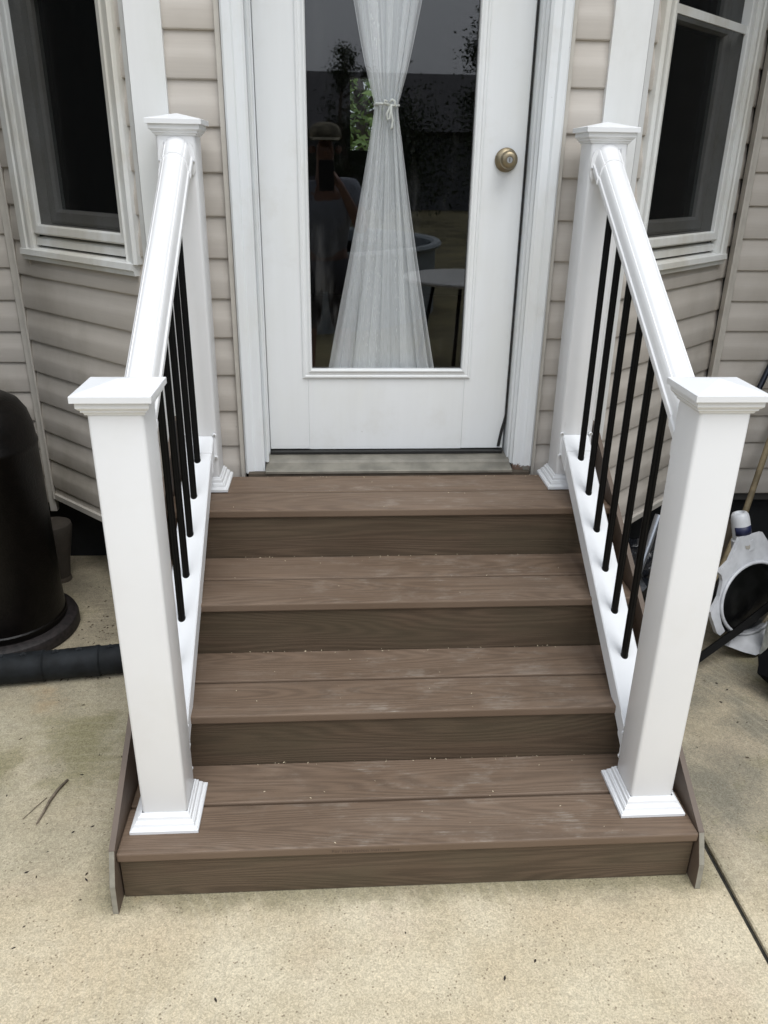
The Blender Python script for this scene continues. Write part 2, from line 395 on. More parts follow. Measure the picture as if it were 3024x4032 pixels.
# ================================================================== HOUSE
house = thing('house', 'beige vinyl sided house with a bay holding a white glazed door and two windows', 'house', (0, .7, 0))
A = rad(43)
CL, CR = Vector((-.735, .07, 0)), Vector((.705, .07, 0))
LT = dict(p=CL, t=Vector((-math.cos(A), math.sin(A), 0)), n=Vector((-math.sin(A), -math.cos(A), 0)))
RT = dict(p=CR, t=Vector((math.cos(A), math.sin(A), 0)), n=Vector((math.sin(A), -math.cos(A), 0)))
FR = dict(p=Vector((0, .07, 0)), t=Vector((1, 0, 0)), n=Vector((0, -1, 0)))
MW_Y = .645
ML = dict(p=Vector((0, MW_Y, 0)), t=Vector((1, 0, 0)), n=Vector((0, -1, 0)))
def on(w, s, o, z): return w['p'] + w['t'] * s + w['n'] * o + Vector((0, 0, z))
def board(wall, w, s0, s1, zb, h, mat=SIDE, zmin=None):
    # one exposed siding course: proud butt edge, flat face, crease, scooped top
    pr = [(.0005, 0), (.0092, 0), (.0118, .003), (.0126, .007), (.0128, h * .40), (.0120, h * .53), (.0094, h * .59), (.0066, h * .76), (.0022, h * 1.04)]
    if zmin is not None and zb < zmin:
        pr = [(o, max(d, zmin - zb)) for o, d in pr]
    a = [on(w, s0, o, zb + d) for o, d in pr]; b = [on(w, s1, o, zb + d) for o, d in pr]
    n = len(pr); v = a + b
    f = [[i, i + 1, n + i + 1, n + i] for i in range(n - 1)] + [list(range(n))[::-1], list(range(n, 2 * n))]
    return autosmooth(mesh('siding_board', v, f, mat, wall), 25)
def sheathing(name, w, quads, mat=ROOM):   # wall body in rectangles (s0,s1,z0,z1), 90 mm thick, behind the siding
    return mesh(name, *join([prism([on(w, a, 0, c), on(w, b, 0, c), on(w, b, 0, d), on(w, a, 0, d)], w['n'] * -.09) for a, b, c, d in quads]), mat, house)
H0 = .71; HC = .1193
ZT = 3.05
# --- front face of the bay (door wall)
fw = sheathing('bay_front_wall', FR, [(-.735, -.43, .33, ZT), (.43, .705, .33, ZT), (-.43, .43, 2.72, ZT), (-.43, .43, .33, .60)])
for k in range(-1, 20):
    zb = H0 + HC * k
    if zb < 3.0:
        board(fw, FR, -.700, -.497, zb, HC, zmin=.60); board(fw, FR, .493, .672, zb, HC, zmin=.60)
# --- angled sides of the bay, each with a window opening
WS0, WS1, WZ0, WZ1 = .085, .675, 1.30, 2.72
for w, nm in ((LT, 'L'), (RT, 'R')):
    LEN = .827 if nm == 'L' else .872
    sw = sheathing('bay_side_wall', w, [(-.02, WS0, .31, ZT), (WS1, LEN + .06, .31, ZT), (WS0, WS1, .31, WZ0), (WS0, WS1, WZ1, ZT)])
    cs, ce = (.032, .725) if nm == 'L' else (.052, .79)
    for k in range(-4, 20):
        zb = H0 + HC * k
        if zb > 3.0: continue
        if zb + HC < 1.265: board(sw, w, .0, LEN, zb, HC, zmin=.318)
        elif zb < 1.265 < zb + HC:
            board(sw, w, .0, LEN, zb, HC * .62)
            board(sw, w, .0, cs + .02, zb, HC); board(sw, w, ce - .02, LEN, zb, HC)
        else:
            board(sw, w, .0, cs + .02, zb, HC); board(sw, w, ce - .02, LEN, zb, HC)
    # starter strip at the bottom edge
    mesh('starter_strip', *prism([on(w, -.01, .001, .300), on(w, -.01, .016, .300), on(w, -.01, .016, .322), on(w, -.01, .001, .326)], w['t'] * (LEN + .01)), JCH, sw)
# --- recessed main wall, left and right
for sgn, s0, s1, h0, hc in ((-1, -4.6, -1.335, .721 - .1168 * 4, .1168), (1, 1.345, 4.6, .728 - .1155 * 4, .1168)):
    mw = sheathing('main_wall', ML, [(s0, s1 + .0, .25, 3.4)] if sgn < 0 else [(s0, s1, .25, 3.4)])
    for k in range(0, 24):
        board(mw, ML, s0, s1, h0 + hc * k + .018, hc)
# vertical J trims in the inner corners, hanging a little below the siding
for x, sg in ((-1.345, 1), (1.357, -1)):
    t = join([boxd(x - .014, x + .014, MW_Y - .030, MW_Y - .001, .24, 3.0, .002), boxd(x - .004 + sg * .016, x + .004 + sg * .016, MW_Y - .047, MW_Y - .012, .30, 3.0, .001)])
    mesh('corner_channel', *t, JCH, house)
# bay floor underside, foundation and shade above
mesh('bay_underside', *prism([(-.735, .075, .30), (.705, .075, .30), (1.29, .70, .30), (-1.32, .70, .30)], (0, 0, .05)), LUMBER, house)
box('foundation', -4.6, 4.6, .69, .9, -.2, .27, FOUND, house)
# house shell: ceiling, floor, side and back walls; far wall has a window
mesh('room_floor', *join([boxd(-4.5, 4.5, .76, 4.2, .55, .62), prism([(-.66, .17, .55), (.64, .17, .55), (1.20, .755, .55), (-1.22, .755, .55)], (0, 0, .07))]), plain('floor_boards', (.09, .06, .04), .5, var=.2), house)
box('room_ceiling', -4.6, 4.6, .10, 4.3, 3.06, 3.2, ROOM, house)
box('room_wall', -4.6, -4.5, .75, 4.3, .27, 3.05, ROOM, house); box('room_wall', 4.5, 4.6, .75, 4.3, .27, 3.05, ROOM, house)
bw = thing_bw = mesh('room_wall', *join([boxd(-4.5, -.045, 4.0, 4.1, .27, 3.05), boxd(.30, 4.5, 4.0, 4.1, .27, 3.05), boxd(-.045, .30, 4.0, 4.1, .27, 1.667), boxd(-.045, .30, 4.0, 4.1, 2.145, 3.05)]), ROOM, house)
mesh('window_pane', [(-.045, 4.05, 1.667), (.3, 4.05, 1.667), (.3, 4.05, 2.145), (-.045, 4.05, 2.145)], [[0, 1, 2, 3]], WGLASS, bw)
# eaves
EAVE_Y = -.22
box('soffit', -5, 5, EAVE_Y, 4.6, 3.21, 3.25, plain('soffit_white', (.6, .6, .58), .6), house)
mesh('roof', *prism([(-5.1, EAVE_Y - .08, 3.255), (-5.1, 5, 3.255), (-5.1, 2.4, 4.6)], (10.2, 0, 0)), ROOF, house)
# --- corner boards, painted white, wrapping the bay corners
for w, x0, x1 in ((LT, -.735, -.638), (RT, .600, .706)):
    sgn = -1 if w is LT else 1
    p = w['p']
    front = [(x0, .045, .3), (x1, .045, .3), (x1, .069, .3), (x0, .069, .3)]
    cb = mesh('corner_board', *prism(front, (0, 0, 2.74)), CORNP, house)
    e = x0 if sgn < 0 else x1
    e0 = Vector((e + sgn * .0012, .0455, .3)); wd = .020 if sgn < 0 else .030
    q = [e0, e0 + w['t'] * wd, e0 + w['t'] * wd - w['n'] * .022, Vector((e + sgn * .0012, .072, .3))]
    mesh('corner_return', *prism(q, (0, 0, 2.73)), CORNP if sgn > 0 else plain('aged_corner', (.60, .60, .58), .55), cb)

# --- door frame
dz0, dz1 = .655, 2.69
def vprof(name, pts, z0, z1, mat, parent, cham=None):   # vertical extrusion of an xy profile
    v, f = prism([(x, y, z0) for x, y in pts], (0, 0, z1 - z0)); return mesh(name, v, f, mat, parent)
frame = vprof('door_casing', [(-.480, .066), (-.480, .036), (-.474, .031), (-.452, .033), (-.447, .038), (-.424, .036), (-.4168, .041), (-.4168, .066)], .623, 2.80, TRIMP, house)
vprof('door_casing', [(.483, .066), (.4198, .066), (.4198, .041), (.428, .036), (.450, .038), (.456, .032), (.477, .031), (.483, .036)], .625, 2.80, TRIMP, house)
box('door_casing', -.48, .483, .034, .066, 2.802, 2.88, TRIMP, house, .003)
vprof('door_jamb', [(-.4165, .058), (-.409, .052), (-.404, .058), (-.404, .070), (-.409, .075), (-.409, .122), (-.404, .1235), (-.404, .20), (-.44, .20), (-.44, .068), (-.4165, .068)], .655, 2.74, TRIMP, house)
vprof('door_jamb', [(.4195, .068), (.45, .068), (.45, .20), (.4075, .20), (.4075, .085), (.4125, .080), (.4125, .062), (.4195, .054)], .645, 2.74, TRIMP, house)
for x0, x1 in ((-.497, -.482), (.485, .4965)):
    mesh('siding_channel', *join([boxd(x0, x1, .044, .066, .600, 2.9, .001), boxd(x0 - .003, x1 + .003 if x0 > 0 else x1, .0662, .069, .600, 2.9)]), JCH, house)
box('door_head', -.404, .4075, .10, .20, dz1 + .004, 2.75, TRIMP, house)
# threshold: sloping aluminium sill with a dark gap, trim strip and door sweep
thr = mesh('threshold', *prism([(-.413, .008, .630), (-.413, .008, .637), (-.413, .014, .640), (-.413, .062, .648), (-.413, .066, .656), (-.413, .104, .660), (-.413, .20, .660), (-.413, .20, .624), (-.413, .02, .624)], (.826, 0, 0)), SILL, house)
box('sill_trim', -.47, .475, .0125, .036, .600, .630, LUMBER, house, .002)
mesh('door_sweep', *boxd(-.402, .398, .112, .128, .661, .672, .002), RUBBER, thr)

# --- door: slab as stiles and rails round the glass, raised lite frame, pane, knob
door = link('door', bpy.data.meshes.new('door'), house)
gx0, gx1, gz0, gz1 = -.256, .241, .952, 2.52
DX0, DX1, DY = -.4025, .4005, .130
v, f = join([boxd(DX0, gx0 - .012, DY, DY + .042, .674, dz1, .002), boxd(gx1 + .012, DX1, DY, DY + .042, .674, dz1, .002),
             boxd(gx0 - .012, gx1 + .012, DY + .0002, DY + .042, .674, gz0 - .012), boxd(gx0 - .012, gx1 + .012, DY + .0002, DY + .042, gz1 + .012, dz1)])
door.data.from_pydata(v, [], f); door.data.materials.append(DOORP); door.data.update()
def rect_ring(x0, x1, z0, z1, y): return [(x0, y, z0), (x1, y, z0), (x1, y, z1), (x0, y, z1)]
lp = [(.030, 0), (.030, -.004), (.027, -.007), (.022, -.008), (.019, -.005), (.012, -.006), (.006, -.0105), (.002, -.011), (-.001, -.007), (-.001, .012)]
rr = [rect_ring(gx0 - o, gx1 + o, gz0 - o, gz1 + o, DY + d) for o, d in lp]
mesh('lite_frame', *rings(rr, False, False), DOORP, door)
pane = box('glass_pane', gx0 - .006, gx1 + .006, DY + .010, DY + .0125, gz0 - .006, gz1 + .006, GLASS, door)
kx, kz = .342, 1.593
knob = mesh('door_knob', *lathe([(.0, -.001), (.0335, 0), (.0345, .004), (.033, .008), (.026, .0105), (.024, .013), (.015, .015), (.0125, .024), (.0145, .030), (.022, .033), (.0255, .040), (.0262, .047), (.0245, .053), (.019, .0575), (.0135, .0592), (.0095, .0592), (.009, .056), (0, .056)], (kx, DY, kz), 40, 'Y'), BRASS, door)
autosmooth(knob, 50)
cyl = autosmooth(mesh('lock_cylinder', *lathe([(0, .055), (.0086, .055), (.0086, .0578), (0, .0578)], (kx, DY, kz), 24, 'Y'), STEEL, knob), 30)
box('keyhole', kx - .0011, kx + .0011, DY - .0583, DY - .0575, kz - .005, kz + .006, RUBBER, knob)
# torn black weatherstrip on the latch edge
ws = [(.4040, .127, 2.6), (.4040, .127, .99), (.4036, .127, .80), (.400, .126, .77), (.394, .125, .745), (.389, .124, .715), (.385, .124, .684)]
v = []
for i, (x, y, z) in enumerate(ws):
    wd = (.0022 if i < 2 else .0032 if i == 2 else .006)
    v += [(x - wd, y, z), (x + wd * .6, y, z)]
f = [[2 * i, 2 * i + 1, 2 * i + 3, 2 * i + 2] for i in range(len(ws) - 1)]
vv = v + [(x, y - .004, z) for x, y, z in v]; n = len(v)
F2 = f + [[i + n for i in q][::-1] for q in f] + [[2 * i, 2 * i + 2, 2 * i + 2 + n, 2 * i + n] for i in range(len(ws) - 1)] + [[2 * i + 1, 2 * i + 1 + n, 2 * i + 3 + n, 2 * i + 3] for i in range(len(ws) - 1)]
mesh('weatherstrip', vv, F2, RUBBER, door)

# --- bay windows
def wring(w, s0, s1, z0, z1, o): return [on(w, s0, o, z0), on(w, s1, o, z0), on(w, s1, o, z1), on(w, s0, o, z1)]
def wframe(name, w, s0, s1, z0, z1, wid, prof, mat, parent):   # mitred frame; prof: (fraction of width inward, offset)
    if isinstance(wid, (int, float)): wid = (wid, wid, wid, wid)   # left s, right s, bottom, top
    R = [wring(w, s0 + k * wid[0], s1 - k * wid[1], z0 + k * wid[2], z1 - k * wid[3], o) for k, o in prof]
    if w is LT: R = [r[::-1] for r in R]
    return mesh(name, *rings(R, False, False), mat, parent)
def make_window(w, cs0, cs1, meet, label):
    win = link('window', bpy.data.meshes.new('window'), house)
    win['label'] = label
    ct, cb = 2.80, 1.285
    # casing: three flat-and-bead sides
    inner0, inner1 = cs0 + .052, cs1 - .088
    parts = []
    for a, b, flip in ((cs0, inner0, 1), (inner1, cs1, -1)):
        xs = [0, .12, .16, .45, .5, .84, .9, 1]; os_ = [.024, .029, .033, .031, .026, .026, .031, .026]
        if flip < 0: os_ = os_[::-1]
        pts = [on(w, a, -.002, cb)] + [on(w, a + (b - a) * x, o, cb) for x, o in zip(xs, os_)] + [on(w, b, -.002, cb)]
        parts.append(prism(pts, (0, 0, ct - cb)))
    parts.append(prism([on(w, cs0, -.002, ct), on(w, cs0, .03, ct), on(w, cs0, .03, ct + .07), on(w, cs0, -.002, ct + .07)], w['t'] * (cs1 - cs0)))
    v, f = join(parts); win.data.from_pydata(v, [], f); win.data.materials.append(WINP); win.data.update()
    # sill
    sl = [(-.02, 1.300), (.026, 1.290), (.036, 1.286), (.038, 1.268), (.030, 1.264), (.028, 1.250), (-.001, 1.250)]
    mesh('window_sill', *prism([on(w, cs0 + .014, o, z) for o, z in sl], w['t'] * (cs1 - cs0 - .022)), WINP, win)
    mesh('sill_step', *prism([on(w, inner0 + .002, o, z) for o, z in ((-.06, 1.335), (.004, 1.328), (.012, 1.322), (.014, 1.302), (-.05, 1.302))], w['t'] * (inner1 - inner0 - .004)), WINP, win)
    # main frame, screen frame
    f1 = wframe('window_frame', w, inner0 + .001, inner1 - .001, 1.338, ct, .032, [(0, -.05), (0, .018), (.15, .021), (.85, .019), (1, .016), (1, -.06)], WINP, win)
    si0, si1 = inner0 + .034, inner1 - .034
    # lower and upper sash
    for z0, z1, off in ((1.372, meet + .012, -.035), (meet - .012, ct - .02, -.052)):
        sash = wframe('sash', w, si0 + .0, si1 - .0, z0, z1, (.050, .050, .046, .034), [(0, off - .03), (0, off), (.2, off + .004), (.8, off + .002), (1, off - .006), (1, off - .03)], WINP, win)
        p = wring(w, si0 + .048, si1 - .048, z0 + .044, z1 - .032, off - .018)
        mesh('window_pane', p, [[0, 1, 2, 3]], WGLASS, sash)
    p = wring(w, si0 - .004, si1 + .004, 1.366, meet - .01, .004)
    mesh('insect_screen', p, [[0, 1, 2, 3]], SCREEN, win)
    p = wring(w, si0 - .004, si1 + .004, meet + .012, ct - .01, -.012)
    mesh('insect_screen', p, [[0, 1, 2, 3]], SCREEN, win)
    mesh('meeting_rail', *prism([on(w, si0, .0015, meet - .014), on(w, si0, .010, meet - .014), on(w, si0, .010, meet + .010), on(w, si0, .0015, meet + .010)], w['t'] * (si1 - si0)), WINP, win)
    return win
make_window(LT, .030, .722, 2.06, 'dark screened window beside the left railing')
make_window(RT, .052, .788, 2.005, 'dark screened window beside the right railing')

# ================================================================== STAIRCASE
stair = thing('staircase', 'four step staircase of brown composite boards leading up to the white door', 'staircase', (0, -.6, 0))
TX0, TX1 = -.685, .663
BW = .1403
def tread(y0, y1, z, i):
    o = box('tread_board', TX0, TX1, y0, y1, z - .024, z, DECK, stair, .0038, 2); return o
first = None
for i in range(4):
    a = tread(NY[i], NY[i] + BW, TZ[i], i); first = first or a
    tread(NY[i] + BW + (.0075 if i == 0 else .0075), NY[i] + BW * 2 + .0045, TZ[i], i)
    box('riser_board', TX0 + .003, TX1 - .003, NY[i] + .0105, NY[i] + .030, (0.002 if i == 0 else TZ[i - 1] - .02), TZ[i] - .0245, RISER, stair, .001)  # olive boards, darkened in the material to carry the shade on upright faces
box('filler_strip', -.63, .62, NY[3] + BW * 2 + .006, .0105, TZ[3] - .026, TZ[3] - .003, DECK, stair, .002)
# skirt boards: sloping top, plumb front cut, open below
for x0, x1, yf, sgn in ((-.6985, -.6855, -1.146, -1), (.6635, .677, -1.141, 1)):
    zf = .158 if sgn < 0 else .146
    slope = .607
    yt = yf + .034
    poly = [(x0, yf, .001), (x0, yf + .004, zf * .5), (x0, yt, zf), (x0, -.02, zf + slope * (-.02 - yt)), (x0, .04, zf + slope * (-.02 - yt)), (x0, .04, .30), (x0, -.56, .001)]
    sk = mesh('skirt_board', *prism(poly, (x1 - x0, 0, 0)), SKM, stair)
    # cut front end shows the grey core
    fe = [(x0 + .0006, yf - .0006, .002), (x1 - .0006, yf - .0006, .002), (x1 - .0006, yf + .0034, zf * .5), (x0 + .0006, yf + .0034, zf * .5)]
    fe2 = [(x0 + .0006, yf + .0033, zf * .5 + .0004), (x1 - .0006, yf + .0033, zf * .5 + .0004), (x1 - .0006, yt - .001, zf - .001), (x0 + .0006, yt - .001, zf - .001)]
    mesh('cut_end', fe + fe2, [[0, 1, 2, 3], [4, 5, 6, 7]], SKIRT_CUT, sk)
for x in (-.62, -.02, .60):
    poly = [(x, -1.078, .002), (x, -1.078, TZ[0] - .03)]
    for i in range(3): poly += [(x, NY[i + 1] + .033, TZ[i] - .03), (x, NY[i + 1] + .033, TZ[i + 1] - .03)]
    poly += [(x, .0, TZ[3] - .03), (x, .0, .36), (x, -.60, .002)]
    mesh('stringer', *prism(poly, (.038, 0, 0)), LUMBER, stair)
# faint maker's print on the bottom nosing
tcu = bpy.data.curves.new('print', 'FONT'); tcu.body = 'For installation instructions'; tcu.size = .0125; tcu.space_character = 1.1
tob = bpy.data.objects.new('print_tmp', tcu); COL.objects.link(tob)
tme = bpy.data.meshes.new_from_object(tob.evaluated_get(bpy.context.evaluated_depsgraph_get())); bpy.data.objects.remove(tob)
tme.transform(Matrix.Translation((-.20, NY[0] - .0005, TZ[0] - .0165)) @ Matrix.Rotation(rad(90), 4, 'X'))
tme.materials.clear(); tme.materials.append(plain('print_ink', (.075, .048, .034), .6)); pr = link('printed_lettering', tme, first)
pr.parent = first; pr.matrix_parent_inverse = Matrix.Identity(4)

# ================================================================== RAILINGS
HR = lambda y: 1.376 + .65 * (y + .5)
BR = lambda y: .549 + .63 * (y + .5)
def sq(cx, cy, h, z): return [(cx - h, cy - h, z), (cx + h, cy - h, z), (cx + h, cy + h, z), (cx - h, cy + h, z)]
def sweep(cx, prof, y0, y1, line):   # profile (x, dz) swept along the slope with plumb ends
    a = [(cx + x, y0, line(y0) + d) for x, d in prof]; b = [(cx + x, y1, line(y1) + d) for x, d in prof]
    return rings([a, b])
hp = [(-.039, -.060), (-.040, -.050), (-.0385, -.044), (-.0350, -.0415), (-.0335, -.037), (-.0330, -.030)]
hp += [(-.0315 * math.cos(rad(a)), -.0275 + .0275 * math.sin(rad(a))) for a in (4, 16, 27, 36)] + [(-.0238, -.0118), (-.0226, -.0106)] + [(-.0315 * math.cos(rad(a)), -.0275 + .0275 * math.sin(rad(a))) for a in (50, 62, 76)]
hp = hp + [(0, 0)] + [(-x, d) for x, d in hp[::-1]]
hp_big = [(x * 1.09, d * (1.07 if d < -.01 else 1) + .0028) for x, d in hp]
def make_rail(label, fx, bx, group):
    fy, by = -.976, -.053
    rl = thing('stair_railing', label, 'railing', (fx, fy, TZ[0]), group)
    SL = .052
    for px, py, z0, zt in ((fx, fy, TZ[0], 1.150), (bx, by, TZ[3], 1.643)):
        v, f = boxd(px - SL, px + SL, py - SL, py + SL, z0 + .0005, zt + .004, .0075, 3)
        post = autosmooth(mesh('post', v, f, VINYL, rl), 50)
        bp = [(.0785, .0008), (.0785, .0085), (.0755, .0105), (.0755, .012), (.0705, .0135), (.0685, .021), (.0660, .0225), (.0660, .0245), (.0622, .026), (.0605, .0345), (.0575, .036), (.0550, .0415), (.0524, .042)]
        mesh('base_trim', *rings([sq(px, py, h, z0 + z) for h, z in bp], True, False), VINYL_EDGE, post)
        cp = [(.0524, -.006), (.0545, -.005), (.0560, -.001), (.0600, .0015), (.0600, .0045), (.0630, .0065), (.0665, .0105), (.0665, .0215), (.0735, .0220), (.0735, .0335), (.0730, .0345)]
        R = [sq(px, py, h, zt + z) for h, z in cp]
        v, f = rings(R, True, False); v = list(v) + [(px, py, zt + .0500)]; n = len(v) - 1; k = (len(cp) - 1) * 4
        f += [[k + i, k + (i + 1) % 4, n] for i in range(4)]
        mesh('post_cap', v, f, VINYL_EDGE, post)
    y0, y1 = fy + SL + .001, by - SL - .001
    mid = lambda y: fx + (bx - fx) * (y - fy) / (by - fy)
    def sw(prof, ya, yb, line):
        a = [(mid(ya) + x, ya, line(ya) + d) for x, d in prof]; b = [(mid(yb) + x, yb, line(yb) + d) for x, d in prof]
        return rings([a, b])
    hand = autosmooth(mesh('handrail', *sw(hp, y0, y1, HR), VINYL, rl), 35)
    for ya, yb, s in ((y1 - .058, y1 - .0004, 1), (y0 + .0004, y0 + .05, -1)):
        br = autosmooth(mesh('rail_bracket', *sw(hp_big, ya, yb, HR), VINYL, hand), 35)
        ye = y1 if s > 0 else y0
        yy = ye - s * .0065
        for sx in (-1, 1):
            cx_ = mid(ye) + sx * .0445; cz = HR(ye) - .062
            # rounded ear of the bracket with a screw
            pts = [(cx_ + sx * (-.012), cz + .055), (cx_ + sx * (-.002), cz + .046), (cx_ + sx * .0035, cz + .028), (cx_ + sx * .005, cz + .004), (cx_ + sx * .004, cz - .018), (cx_ - sx * .001, cz - .026), (cx_ - sx * .004, cz - .032), (cx_ - sx * .007, cz - .024), (cx_ - sx * .013, cz - .012)]
            mesh('bracket_ear', *prism([(a, ye, b) for a, b in pts], (0, -s * .006, 0)), VINYL, br)
            sc = lathe([(0, .0), (.0048, 0), (.0045, .0025), (.002, .0035), (0, .002)], (cx_ - sx * .001, ye - s * .0062, cz + .004), 12, 'Y') if s > 0 else None
            if sc: autosmooth(mesh('screw', *sc, STEEL, br), 40)
    lw = .0395
    bprof = [(-lw, -.062), (-lw, -.003), (-lw + .003, 0), (lw - .003, 0), (lw, -.003), (lw, -.062)]
    low = mesh('bottom_rail', *sw(bprof, y0, y1, BR), VINYL_EDGE, rl)
    bb = [(x * 1.055, d + (.0022 if d > -.01 else -.002)) for x, d in bprof]
    for ya, yb, s in ((y1 - .055, y1 - .0004, 1), (y0 + .0004, y0 + .05, -1)):
        br = mesh('rail_bracket', *sw(bb, ya, yb, BR), VINYL_EDGE, low)
        ye = y1 if s > 0 else y0
        for sx in (-1, 1):
            cx_ = mid(ye) + sx * .0455; cz = BR(ye)
            ear = lathe([(.006, 0), (.006, .006), (.0045, .0072), (0, .0072)], (cx_, ye, cz + .006), 14, 'Y') if s > 0 else lathe([(.006, 0), (.006, -.006), (.0045, -.0072), (0, -.0072)], (cx_, ye, cz + .006), 14, 'Y')
            ear2 = ([(p[0], p[1], p[2] - .072) for p in ear[0]], ear[1])
            web = boxd(cx_ - .004, cx_ + .004, min(ye, ye - s * .0045), max(ye, ye - s * .0045), cz - .066, cz + .006)
            mesh('bracket_ear', *join([ear, ear2, web]), VINYL_EDGE, br)
            if s > 0:
                for dz in (.006, -.066): mesh('screw', *lathe([(.0032, 0), (.003, .0012), (.001, .0009), (0, .0009)], (cx_, ye - .0072, cz + dz), 12, 'Y'), STEEL, br)
    bal = None
    for k in range(6):
        y = -.183 - .1116 * k
        z0, z1 = BR(y) - .004, HR(y) - .040
        v, f = lathe([(.0101, z0 - .006), (.0101, z0 + .006), (.0093, z0 + .009), (.0093, z1)], (mid(y), y, 0), 20)
        autosmooth(mesh('baluster', v, f, BLACKM, rl), 50)
    return rl
make_rail('white stair railing with black balusters on the left side of the steps', -.588, -.599, 'stair railings')
make_rail('white stair railing with black balusters on the right side of the steps', .573, .581, 'stair railings')

# ================================================================== CURTAIN behind the glass
def curtain_layer(yo, half_k, seed, npl, cx0, lo=-1.0, hi=1.0):
    # gathered cloth: irregular pleats that close up at the tie and fan out to the hem
    V, F = [], []; nu, nz = 220, 80
    rnd_ = random.Random(seed); ph = [rnd_.uniform(0, 6.28) for _ in range(6)]
    def half(z):
        if z > 1.737: return .033 + .055 * ((z - 1.737) / .27) ** .85 if z < 2.1 else .033 + .055 * (.363 / .27) ** .85 + .10 * (z - 2.1)
        return .033 + .128 * ((1.737 - z) / .80) ** 1.15
    for j in range(nz + 1):
        z = .80 + 1.75 * j / nz
        h = half(z) * half_k; t = abs(z - 1.737); tight = math.exp(-(t / .07) ** 2); spread = min(1, t / .8)
        for i in range(nu + 1):
            u = lo + (hi - lo) * i / nu
            q = u + .16 * math.sin(3.3 * u + ph[0]) + .10 * math.sin(7.1 * u + ph[1] + .9 * z)
            p = npl * math.pi * q + ph[2] + .9 * math.sin(1.9 * z + ph[3]) * spread
            w = .55 + .45 * math.sin(2.7 * u + ph[4] + 1.1 * z)
            pitch = 2 * h / npl
            amp = min(.012, .55 * pitch + .003) * w
            x = u * h + .30 * pitch * math.sin(2 * p) * (1 - tight * .5)
            y = yo + amp * math.sin(p) + .0015 * math.sin(31 * u + 5 * z)
            if z < 1.0: y += .006 * (1.0 - z) / .2 * math.sin(1.3 * p + ph[5])
            V.append((cx0 + x - .004 * spread * (z < 1.737), min(y, yo + .014), z))
    for j in range(nz):
        for i in range(nu):
            a = j * (nu + 1) + i; F.append([a, a + 1, a + nu + 2, a + nu + 1])
    return V, F
cu = mesh('curtain', *curtain_layer(.166, .99, 5, 4, -.020), SHEER, None, True)
mesh('gathered_centre', *curtain_layer(.184, .55, 9, 3, -.012), SHEER2, cu, True)
mesh('gathered_fold', *curtain_layer(.198, .93, 22, 3, -.022, -.98, -.35), SHEER, cu, True)
mesh('gathered_fold', *curtain_layer(.202, .91, 31, 3, -.020, .3, .95), SHEER, cu, True)
for k_, (a_, b_, hk) in enumerate(((-.88, -.80, .98), (-.58, -.46, .98), (.52, .60, .98), (.78, .90, .96), (-.20, .10, .9))):   # denser strands running from tie to hem
    mesh('gathered_strand', *curtain_layer(.176 + .004 * k_, hk, 40 + k_, 6, -.020, a_, b_), SHEER2, cu, True)
tag(cu, 'sheer white voile curtain tied at the waist behind the door glass', 'curtain')
cord = plain('cord_white', (.75, .77, .72), .8, var=.1, vscale=80)
loop = [(-.019 + .037 * math.cos(a),  .180 + .030 * math.sin(a), 1.737 + .002 * math.sin(2 * a)) for a in [2 * math.pi * i / 28 for i in range(29)]]
bow = [[(-.012, .146, 1.742), (-.004, .146, 1.750), (.004, .146, 1.745), (.004, .146, 1.733), (-.004, .146, 1.735), (-.012, .146, 1.728), (-.020, .146, 1.712), (-.018, .146, 1.696), (-.011, .146, 1.700), (-.008, .146, 1.720), (-.006, .146, 1.736)],
       [(-.018, .146, 1.744), (-.026, .146, 1.748), (-.028, .146, 1.740), (-.016, .146, 1.737)], [(-.008, .146, 1.736), (-.006, .146, 1.715), (-.002, .146, 1.695), (-.004, .146, 1.676), (-.008, .146, 1.672)]]
tie = mesh('tie_cord', *join([tube(loop, .0037, 8)] + [tube(b, .0034, 8) for b in bow]), cord, cu, True)

# ================================================================== LEFT SIDE THINGS
HEAT = plain('hammered_black', (.0030, .0022, .0018), .38, var=.3, vscale=30, bscale=140, bstr=.5, bdist=.002, spec=.26)
HEATB = plain('dusty_black_base', (.013, .010, .010), .6, var=.7, vscale=60, bscale=200, bstr=.4)
hx, hy = -1.372, .09
heater = thing('patio_heater', 'black metal tank housing of a patio heater standing by the left window', 'heater', (hx, hy, 0))
body = autosmooth(mesh('tank_housing', *lathe([(.201, .040), (.203, .075), (.199, .08), (.197, .14), (.1965, .145), (.196, .70), (.1985, .704), (.1985, .716), (.195, .722), (.192, .765), (.180, .812), (.158, .848), (.12, .872), (.06, .885), (.02, .888)], (hx, hy, 0), 64), HEAT, heater), 35)
autosmooth(mesh('base_plate', *lathe([(.236, .0), (.241, .004), (.241, .03), (.236, .042), (.222, .050), (.205, .052), (.10, .053)], (hx, hy, 0), 64), HEATB, heater), 30)
autosmooth(mesh('pole', *lathe([(.028, .889), (.028, 2.2)], (hx, hy, 0), 20), HEAT, heater), 40)

